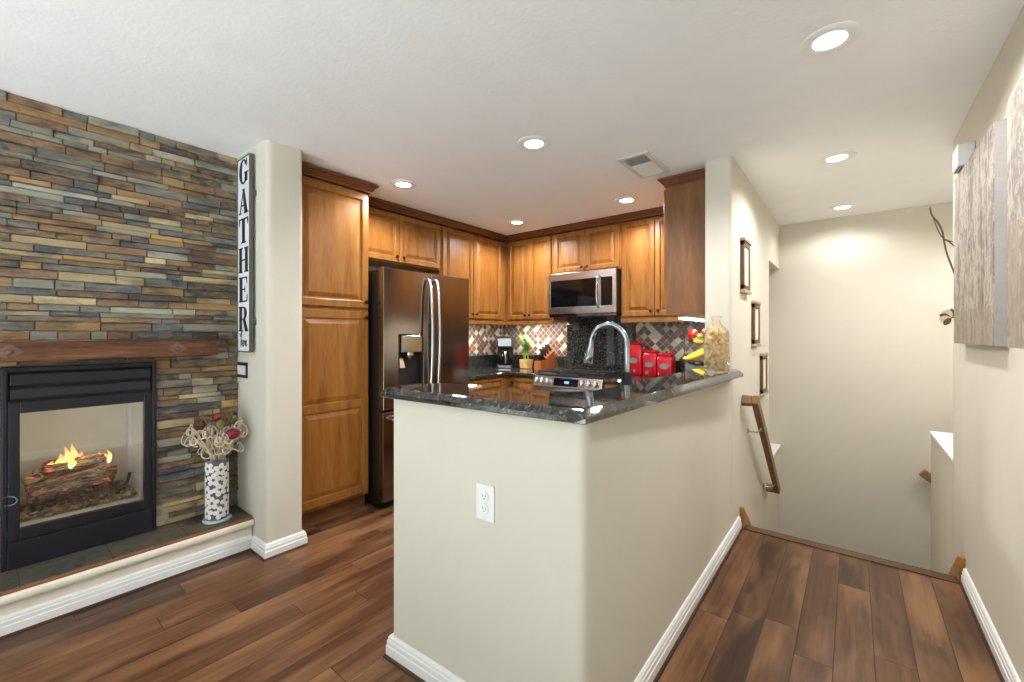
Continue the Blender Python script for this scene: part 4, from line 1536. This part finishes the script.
ang = math.radians(38)
rot = lambda u, v_: (bx_ + u * math.cos(ang) - v_ * math.sin(ang), by_ + u * math.sin(ang) + v_ * math.cos(ang))
prof = [(0.060, 0.038, 0.0005), (0.065, 0.042, 0.008), (0.065, 0.042, 0.205), (0.060, 0.040, 0.232), (0.040, 0.030, 0.258), (0.021, 0.019, 0.278), (0.019, 0.018, 0.302), (0.025, 0.023, 0.304), (0.025, 0.023, 0.316)]
b.loft([[(*rot(u, v_), bz_ + z) for u, v_ in sup(w, d)] for w, d, z in prof])
b.build('glass_body', M['bottle'], cb, smooth=True)
b = MB()
b.lathe([(0.017, 0.3165), (0.018, 0.321), (0.010, 0.322)], (bx_, by_, bz_), n=14)
b.build('stopper', M['cork'], cb, smooth=True)
ck = MB()
cnt = 0
for k in range(1500):
    z = R.uniform(0.016, 0.245)
    wmax = 0.050 if z < 0.205 else 0.050 - (z - 0.205) * 0.7
    c = Vector((*rot(R.uniform(-wmax, wmax), R.uniform(-0.026, 0.026)), bz_ + z))
    d = Vector((R.uniform(-1, 1), R.uniform(-1, 1), R.uniform(-1, 1))).normalized() * 0.019
    ok = True
    for q in (c - d * 1.1, c + d * 1.1):
        l = Vector((q.x - bx_, q.y - by_))
        u = l.x * math.cos(ang) + l.y * math.sin(ang)
        v_ = -l.x * math.sin(ang) + l.y * math.cos(ang)
        if abs(u) > wmax + 0.006 or abs(v_) > 0.033 or q.z < bz_ + 0.012:
            ok = False
    if ok and cnt < 130:
        ck.tube([c - d, c + d], 0.0115, 9)
        cnt += 1
o = ck.build('wine_corks', M['cork'])
o['kind'] = 'stuff'
tag(o, 'wine corks piled inside the clear flat bottle', 'corks')

# coffee maker
cx_, cy_ = -3.225, 3.90
cm = thing('coffee_maker', 'black drip coffee maker with silver top in the kitchen corner', 'coffee maker', (cx_, cy_, CT))
b = MB()
b.box(cx_ - 0.080, cy_ - 0.10, CT + 0.001, cx_ + 0.080, cy_ + 0.10, CT + 0.035)
b.box(cx_ - 0.080, cy_ + 0.038, CT + 0.0355, cx_ + 0.080, cy_ + 0.10, CT + 0.24)
b.build('base_and_column', M['black'], cm, bevel=0.008)
b = MB()
b.box(cx_ - 0.080, cy_ - 0.100, CT + 0.241, cx_ + 0.080, cy_ + 0.10, CT + 0.352)
b.build('brew_head', M['black'], cm, bevel=0.012, seg=3)
b = MB()
b.box(cx_ - 0.082, cy_ - 0.102, CT + 0.353, cx_ + 0.082, cy_ + 0.102, CT + 0.372)
b.build('lid', M['black'], cm, bevel=0.006)
b = MB()
b.lathe([(0.055, 0.037), (0.066, 0.045), (0.070, 0.09), (0.062, 0.15), (0.050, 0.18), (0.052, 0.20), (0.05, 0.205)], (cx_, cy_ - 0.035, CT), n=24)
cf = b.build('carafe', M['black_gloss'], cm, smooth=True)
b = MB()
b.tube(spline([(cx_ + 0.01, cy_ - 0.098, CT + 0.185), (cx_ + 0.01, cy_ - 0.135, CT + 0.18), (cx_ + 0.01, cy_ - 0.135, CT + 0.07), (cx_ + 0.01, cy_ - 0.108, CT + 0.065)], 5), 0.009, 8)
b.build('carafe_handle', M['steel'], cf, smooth=True)
b = MB()
b.box(cx_ - 0.06, cy_ - 0.103, CT + 0.008, cx_ + 0.06, cy_ - 0.1005, CT + 0.028)
b.build('control_strip', M['steel'], cm)
b = MB()
b.box(cx_ - 0.066, cy_ - 0.104, CT + 0.255, cx_ + 0.066, cy_ - 0.1005, CT + 0.345)
b.build('front_plate', M['steel'], cm, bevel=0.003)
cm.rotation_euler = (0, 0, math.radians(36))
cm.scale = (1.18, 1.08, 1.0)

# lucky bamboo
lx, ly = -2.945, 3.94
lb = thing('bamboo_plant', 'small green bamboo plant in a square mottled pot beside the coffee maker', 'plant', (lx, ly, CT))
b = MB()
q = 0.058
sq4 = lambda k_: [(lx - k_, ly - k_), (lx + k_, ly - k_), (lx + k_, ly + k_), (lx - k_, ly + k_)]
b.loft([[(x, y, CT + z) for x, y in sq4(k_)] for k_, z in [(0.046, 0.001), (0.050, 0.006), (0.058, 0.105), (0.051, 0.105), (0.048, 0.085)]])
b.build('pot', M['pot'], lb, bevel=0.003)
b = MB()
stems = []
for k in range(5):
    a = k * 1.25
    p0 = Vector((lx + 0.022 * math.cos(a), ly + 0.022 * math.sin(a), CT + 0.08))
    pts = [p0 + Vector((0.018 * math.sin(t * 7 + k) * t * 1.6, 0.018 * math.cos(t * 7 + k) * t, 0.26 * t * (0.8 + 0.08 * k))) for t in [i / 10 for i in range(11)]]
    b.tube(pts, 0.0065, 7)
    stems.append(pts)
b.build('stalks', M['stalk'], lb, smooth=True)
b = MB()
for pts in stems:
    for k in range(16):
        p = pts[R.choice([5, 6, 7, 8, 9, 10])]
        a = R.uniform(0, 2 * PI)
        d = Vector((math.cos(a), math.sin(a) * 0.8, R.uniform(0.1, 0.7))).normalized()
        s_ = d.cross(Vector((0, 0, 1))).normalized()
        L_ = R.uniform(0.06, 0.11)
        w = 0.014
        rows = []
        for t, ww in ((0, 0.15), (0.35, 1), (0.7, 0.75), (1, 0.05)):
            c = p + d * L_ * t + Vector((0, 0, -0.03 * t * t))
            up = Vector((0, 0, 0.0008))
            rows.append([c - s_ * w * ww - up, c + s_ * w * ww - up, c + s_ * w * ww + up, c - s_ * w * ww + up])
        b.loft(rows)
b.build('leaves', M['leaf'], lb, smooth=True)

# knife block
kx, ky = -2.650, 3.93
kb = thing('knife_block', 'reddish wooden knife block with black handled knives left of the range', 'knife block', (kx, ky, CT))
b = MB()
poly = [(-0.145, 0.0), (0.085, 0.0), (0.13, 0.03), (0.06, 0.215), (-0.06, 0.13), (-0.145, 0.10)]
b.prism([(kx + u, CT + 0.001 + v_) for u, v_ in poly], ky - 0.05, ky + 0.05, lambda x, z, y: (x, y, z))
b.build('block', M['block'], kb, bevel=0.004)
dirv = Vector((-0.58, -0.05, 0.81))
for i in range(3):
    for j in range(2):
        base = Vector((kx - 0.035 + i * 0.036, ky - 0.022 + j * 0.044, CT + 0.155 + i * 0.026))
        b = MB()
        s_ = Vector((0, 1, 0))
        n_ = dirv.cross(s_).normalized()
        L_ = 0.10 - 0.006 * i
        rows = []
        for t, a, c in ((0, 0.007, 0.011), (0.15, 0.0075, 0.012), (0.6, 0.007, 0.010), (0.9, 0.008, 0.014), (1, 0.005, 0.010)):
            p = base + dirv * (L_ * t)
            rows.append([p - s_ * a - n_ * c, p + s_ * a - n_ * c, p + s_ * a + n_ * c, p - s_ * a + n_ * c])
        b.loft(rows)
        k_ = b.build('knife_handle', M['black'], kb, bevel=0.002)
        b = MB()
        for t in (0.3, 0.7):
            p = base + dirv * (L_ * t) - s_ * 0.0078
            b.lathe([(0.003, -0.001), (0.003, 0.0006)], p, 'y', 8)
        b.build('rivets', M['steel'], k_)
b = MB()
b.prism([(kx - 0.15, CT + 0.118), (kx - 0.062, CT + 0.118), (kx - 0.062, CT + 0.128), (kx - 0.125, CT + 0.175), (kx - 0.165, CT + 0.175)], ky - 0.052, ky + 0.05, lambda x, z, y: (x, y, z))
b.build('steak_knife_rack', M['black'], kb, bevel=0.003)
kb.rotation_euler = (0, 0, math.radians(78))

# ================================================================== ISLAND OUTLET
ou = thing('wall_outlet', 'white duplex outlet on the front of the half wall', 'outlet', (-0.97, 1.06, 0.67))
ox0, ox1 = -1.006, -0.929
yo = lambda x: 1.045 + (x + 1.455) * 0.04 / 0.855
b = MB()
b.hexa([(ox0, yo(ox0) - 0.006, 0.675), (ox1, yo(ox1) - 0.006, 0.675), (ox1, yo(ox1) - 0.0005, 0.675), (ox0, yo(ox0) - 0.0005, 0.675)],
       [(ox0, yo(ox0) - 0.006, 0.796), (ox1, yo(ox1) - 0.006, 0.796), (ox1, yo(ox1) - 0.0005, 0.796), (ox0, yo(ox0) - 0.0005, 0.796)])
b.build('cover_plate', M['plate'], ou, bevel=0.002)
for zc in (0.716, 0.758):
    b = MB()
    xc = (ox0 + ox1) / 2
    b.lathe([(0.0175, -0.0005), (0.0175, -0.0030), (0.0155, -0.0034)], (xc, yo(xc) - 0.006, zc), 'y', 20)
    rc = b.build('socket', M['white'], ou, smooth=True)
    b = MB()
    for dx in (-0.006, 0.006):
        b.box(xc + dx - 0.001, yo(xc) - 0.0100, zc - 0.002, xc + dx + 0.001, yo(xc) - 0.0096, zc + 0.007)
    b.box(xc - 0.002, yo(xc) - 0.0100, zc - 0.010, xc + 0.002, yo(xc) - 0.0096, zc - 0.006)
    b.build('slots', M['vent_dark'], rc)


# ================================================================== HALL: PICTURES, RAIL, CANVASES
def picture(y0, z0, w, hgt, label):
    t = thing('picture_frame', label, 'picture', (-0.60, y0 + w / 2, z0), 'bronze picture frames in the hall')
    f = FX(-0.5985, y0, z0)
    b = MB()
    fw = 0.030
    for (a0, a1, c0, c1) in ((0, fw, 0.028, hgt - 0.028), (w - fw, w, 0.028, hgt - 0.028), (0, w, 0.028, 0.06), (0, w, hgt - 0.06, hgt - 0.028)):
        b.loft([[f(a0, c0, 0), f(a1, c0, 0), f(a1, c1, 0), f(a0, c1, 0)], [f(a0, c0, 0.022), f(a1, c0, 0.022), f(a1, c1, 0.022), f(a0, c1, 0.022)]])
    fr2 = b.build('frame', M['bronze'], t, bevel=0.003)
    for c0, c1 in ((0.006, 0.0275), (hgt - 0.0275, hgt - 0.006)):
        b = MB()
        b.box(*f(-0.008, c0, 0), *f(w + 0.008, c1, 0.030))
        b.build('ledge_moulding', M['gold'], t, bevel=0.004)
    b = MB()
    b.box(*f(fw + 0.0005, 0.0605, 0.004), *f(w - fw - 0.0005, hgt - 0.0605, 0.014))
    b.build('ivory_panel', M['mat'], t)


picture(3.235, 1.585, 0.235, 0.385, 'bronze picture frame nearest the bar, highest of the hall pictures')
picture(3.640, 1.205, 0.240, 0.360, 'bronze picture frame hanging in the middle of the three hall pictures')
picture(4.010, 0.790, 0.235, 0.365, 'bronze picture frame just above the handrail, lowest of the hall pictures')

hr = thing('handrail', 'brown wooden handrail descending along the hall wall below the pictures', 'handrail', (-0.56, 3.25, 0.85))
b = MB()
A, B = Vector((-0.515, 3.27, 0.865)), Vector((-0.515, 4.36, -0.055))
dv = (B - A).normalized()
up = Vector((0, dv.z, -dv.y)) * -1
if up.z < 0:
    up = -up
side = Vector((1, 0, 0))
sec = [(-0.020, -0.034), (0.020, -0.034), (0.022, 0.020), (0.016, 0.032), (-0.016, 0.032), (-0.022, 0.020)]
b.loft([[p + side * u + up * v_ for u, v_ in sec] for p in (A, B)])
b.build('rail', M['rail'], hr, bevel=0.003)
for p, nm in ((A, 'upper_return'), (B, 'lower_return')):
    b = MB()
    q = p + dv * (0.021 if nm == 'upper_return' else -0.022)
    sec2 = [(-0.020, -0.034), (0.020, -0.034), (0.022, 0.020), (0.016, 0.032), (-0.016, 0.032), (-0.022, 0.020)]
    b.loft([[Vector((x, q.y, q.z)) + dv * u + up * v_ for u, v_ in sec2] for x in (-0.598, -0.5375)])
    b.build(nm, M['rail'], hr, bevel=0.003)
for t in (0.22, 0.86):
    b = MB()
    p = A.lerp(B, t) - up * 0.036
    b.lathe([(0.022, 0.001), (0.022, 0.006), (0.008, 0.008)], (-0.599, p.y, p.z - 0.03), 'x', 14)
    b.tube(spline([(-0.592, p.y, p.z - 0.03), (-0.545, p.y, p.z - 0.035), (-0.517, p.y, p.z - 0.015), (-0.515, p.y, p.z)], 5), 0.006, 8)
    b.build('bracket', M['steel'], hr, smooth=True)
h2 = thing('handrail', 'short dark end of the lower stair handrail behind the low wall', 'handrail', (0.6, 5.14, -0.2))
b = MB()
A2, B2 = Vector((0.468, 5.135, 0.105)), Vector((1.45, 5.135, -0.62))
d2 = (B2 - A2).normalized()
u2 = Vector((-d2.z, 0, d2.x))
b.loft([[p + Vector((0, u, 0)) + u2 * v_ for u, v_ in sec] for p in (A2, B2)])
b.build('rail', M['rail'], h2, bevel=0.003)
b = MB()
for t in (0.3, 0.8):
    p = A2.lerp(B2, t)
    b.tube([p - u2 * 0.03, p - u2 * 0.05 + Vector((0, 0.03, 0)), p - u2 * 0.05 + Vector((0, 0.064, 0))], 0.006, 8)
b.build('bracket', M['steel'], h2)

for nm, y0_, y1_, mt, lab in (('canvas_print', 2.425, 3.232, 'art_a', 'sepia street canvas print farther down the hall wall, next to the twig decoration'), ('canvas_print', 1.42, 2.235, 'art_b', 'sepia facade canvas print nearer the living room, cut by the photo edge')):
    c = thing(nm, lab, 'wall art', (0.459, (y0_ + y1_) / 2, 1.257), 'canvas prints on the hall wall')
    b = MB()
    b.box(0.419, y0_, 1.257, 0.4225, y1_, 2.118)
    b.build('printed_face', M[mt], c)
    b = MB()
    b.box(0.4227, y0_, 1.257, 0.4585, y1_, 2.118)
    b.build('wrapped_edge', M['art_edge'], c)

ch = thing('door_chime', 'small white chime box on the hall wall above the canvas', 'chime box', (0.43, 3.05, 2.13))
b = MB()
b.box(0.398, 2.985, 2.125, 0.4585, 3.125, 2.235)
b.build('cover', M['plate'], ch, bevel=0.004)
b = MB()
for k in range(5):
    b.box(0.405 + k * 0.009, 3.0, 2.1235, 0.409 + k * 0.009, 3.11, 2.1248)
b.build('grille', M['vent_dark'], ch)

tw = thing('twig_decoration', 'thin dark twig wall decoration with leaves beyond the canvas', 'wall decor', (0.45, 3.42, 1.4))
b = MB()
b.tube(spline([(0.344, 3.40, 2.030), (0.352, 3.40, 1.985), (0.378, 3.40, 1.935), (0.394, 3.40, 1.885), (0.401, 3.40, 1.83), (0.412, 3.40, 1.76), (0.431, 3.40, 1.686), (0.456, 3.41, 1.60)], 6), 0.0045, 6)
b.tube(spline([(0.349, 3.40, 2.00), (0.366, 3.39, 1.93), (0.384, 3.39, 1.87), (0.405, 3.40, 1.84), (0.455, 3.40, 1.81)], 6), 0.0028, 6)
b.tube(spline([(0.400, 3.40, 1.84), (0.420, 3.40, 1.825), (0.457, 3.41, 1.78)], 5), 0.004, 6)
b.build('twigs', M['twig'], tw, smooth=True)
for k in range(7):
    b = MB()
    a = -0.9 + k * 0.42
    p = Vector((0.425, 3.37, 1.395))
    d = Vector((-math.cos(a), -0.25 + 0.05 * k, math.sin(a))).normalized()
    s_ = d.cross(Vector((0, 1, 0.2))).normalized()
    rows = []
    for t, ww in ((0, 0.2), (0.3, 0.9), (0.6, 1), (0.85, 0.6), (1, 0.05)):
        c = p + d * 0.052 * t + Vector((0, -0.012 * t * t, 0))
        q = Vector((0, 0.0012, 0))
        rows.append([c - s_ * 0.015 * ww - q, c + s_ * 0.015 * ww - q, c + s_ * 0.015 * ww + q, c - s_ * 0.015 * ww + q])
    b.loft(rows)
    b.build('leaf', M['twig'] if k % 3 == 0 else M['curl'], tw)
b = MB()
b.tube(spline([(0.425, 3.37, 1.395), (0.442, 3.39, 1.40), (0.458, 3.42, 1.42)], 4), 0.004, 6)
b.build('leaf_stem', M['twig'], tw)

# ================================================================== CEILING FIXTURES
vt = thing('ceiling_vent', 'white louvred air vent in the kitchen ceiling', 'vent', (-1.09, 2.78, CEIL - 0.012))
vx0, vx1, vy0, vy1 = -1.195, -0.990, 2.575, 2.985
b = MB()
fwv = 0.03
zt, zb = CEIL - 0.0005, CEIL - 0.012
b.box(vx0, vy0, zb, vx0 + fwv, vy1, zt)
b.box(vx1 - fwv, vy0, zb, vx1, vy1, zt)
b.box(vx0 + fwv, vy0, zb, vx1 - fwv, vy0 + fwv, zt)
b.box(vx0 + fwv, vy1 - fwv, zb, vx1 - fwv, vy1, zt)
b.build('frame', M['vent'], vt, bevel=0.003)
b = MB()
b.box(vx0 + fwv, vy0 + fwv, CEIL - 0.003, vx1 - fwv, vy1 - fwv, zt)
b.build('duct_backing', M['vent_dark'], vt)
for k in range(16):
    b = MB()
    yy = vy0 + fwv + 0.012 + k * 0.0215
    lean = -0.010 if k < 6 else 0.010
    b.hexa([(vx0 + fwv, yy - 0.001, CEIL - 0.004), (vx1 - fwv, yy - 0.001, CEIL - 0.004), (vx1 - fwv, yy + 0.001, CEIL - 0.004), (vx0 + fwv, yy + 0.001, CEIL - 0.004)],
           [(vx0 + fwv, yy - 0.001 + lean, CEIL - 0.015), (vx1 - fwv, yy - 0.001 + lean, CEIL - 0.015), (vx1 - fwv, yy + 0.001 + lean, CEIL - 0.015), (vx0 + fwv, yy + 0.001 + lean, CEIL - 0.015)])
    b.build('louvre', M['vent'], vt)


def spot(x, y, w=None):
    L = bpy.data.lights.new('downlight_lamp', 'SPOT')
    L.energy = w or LAMP_W
    L.spot_size = math.radians(163)
    L.spot_blend = 0.5
    L.shadow_soft_size = 0.055
    L.color = LAMP_COL
    lo = bpy.data.objects.new('downlight_lamp', L)
    COL.objects.link(lo)
    lo.location = (x, y, CEIL - 0.025)


proto = None
for x, y, lab in [(-0.07, 2.047, 'recessed ceiling light nearest the camera over the wooden hall floor'),
                  (-0.08, 3.44, 'recessed ceiling light above the top of the stairs'),
                  (-0.076, 4.80, 'recessed ceiling light farthest along the hall before the end wall'),
                  (-1.480, 2.056, 'recessed ceiling light in the middle of the kitchen ceiling left of the vent'),
                  (-1.490, 3.41, 'recessed ceiling light in front of the cabinet right of the microwave'),
                  (-2.650, 1.997, 'recessed ceiling light above the refrigerator front'),
                  (-2.646, 3.387, 'recessed ceiling light in front of the kitchen corner cabinets')]:
    if proto is None:
        proto = thing('recessed_light', lab, 'ceiling light', (x, y, CEIL - 0.006), 'recessed ceiling lights')
        b = MB()
        b.lathe([(0.098, CEIL - 0.0005), (0.098, CEIL - 0.004), (0.092, CEIL - 0.008), (0.060, CEIL - 0.009), (0.0545, CEIL - 0.006), (0.0545, CEIL - 0.0005)], (x, y, 0), n=40, cap=False)
        b.build('trim_ring', M['white'], proto, smooth=True)
        b = MB()
        b.lathe([(0.0540, CEIL - 0.0008), (0.0540, CEIL - 0.006), (0.036, CEIL - 0.009), (0.004, CEIL - 0.010)], (x, y, 0), n=32)
        b.build('lens', M['lens'], proto, smooth=True)
        o = proto
    else:
        o = copy_tree(proto)
        o.location = (x, y, CEIL - 0.006)
        o['label'] = lab
    spot(x, y, LAMP_W * (0.30 if y > 4 else 0.76 if x > -1 and y > 3 else 0.95))
# unseen lamp added over the turn of the stairs to brighten the stair wall
o = copy_tree(proto)
o.location = (1.15, 4.25, CEIL - 0.006)
o['label'] = 'unseen ceiling light added over the turn of the stairs to brighten the stair wall'
spot(1.15, 4.25, 60)
# fire glow
L = bpy.data.lights.new('fire_glow', 'POINT')
L.energy = 0.35
L.color = (1.0, 0.74, 0.5)
L.shadow_soft_size = 0.05
lo = bpy.data.objects.new('fire_glow', L)
COL.objects.link(lo)
lo.location = (-3.25, 0.34, 0.68)
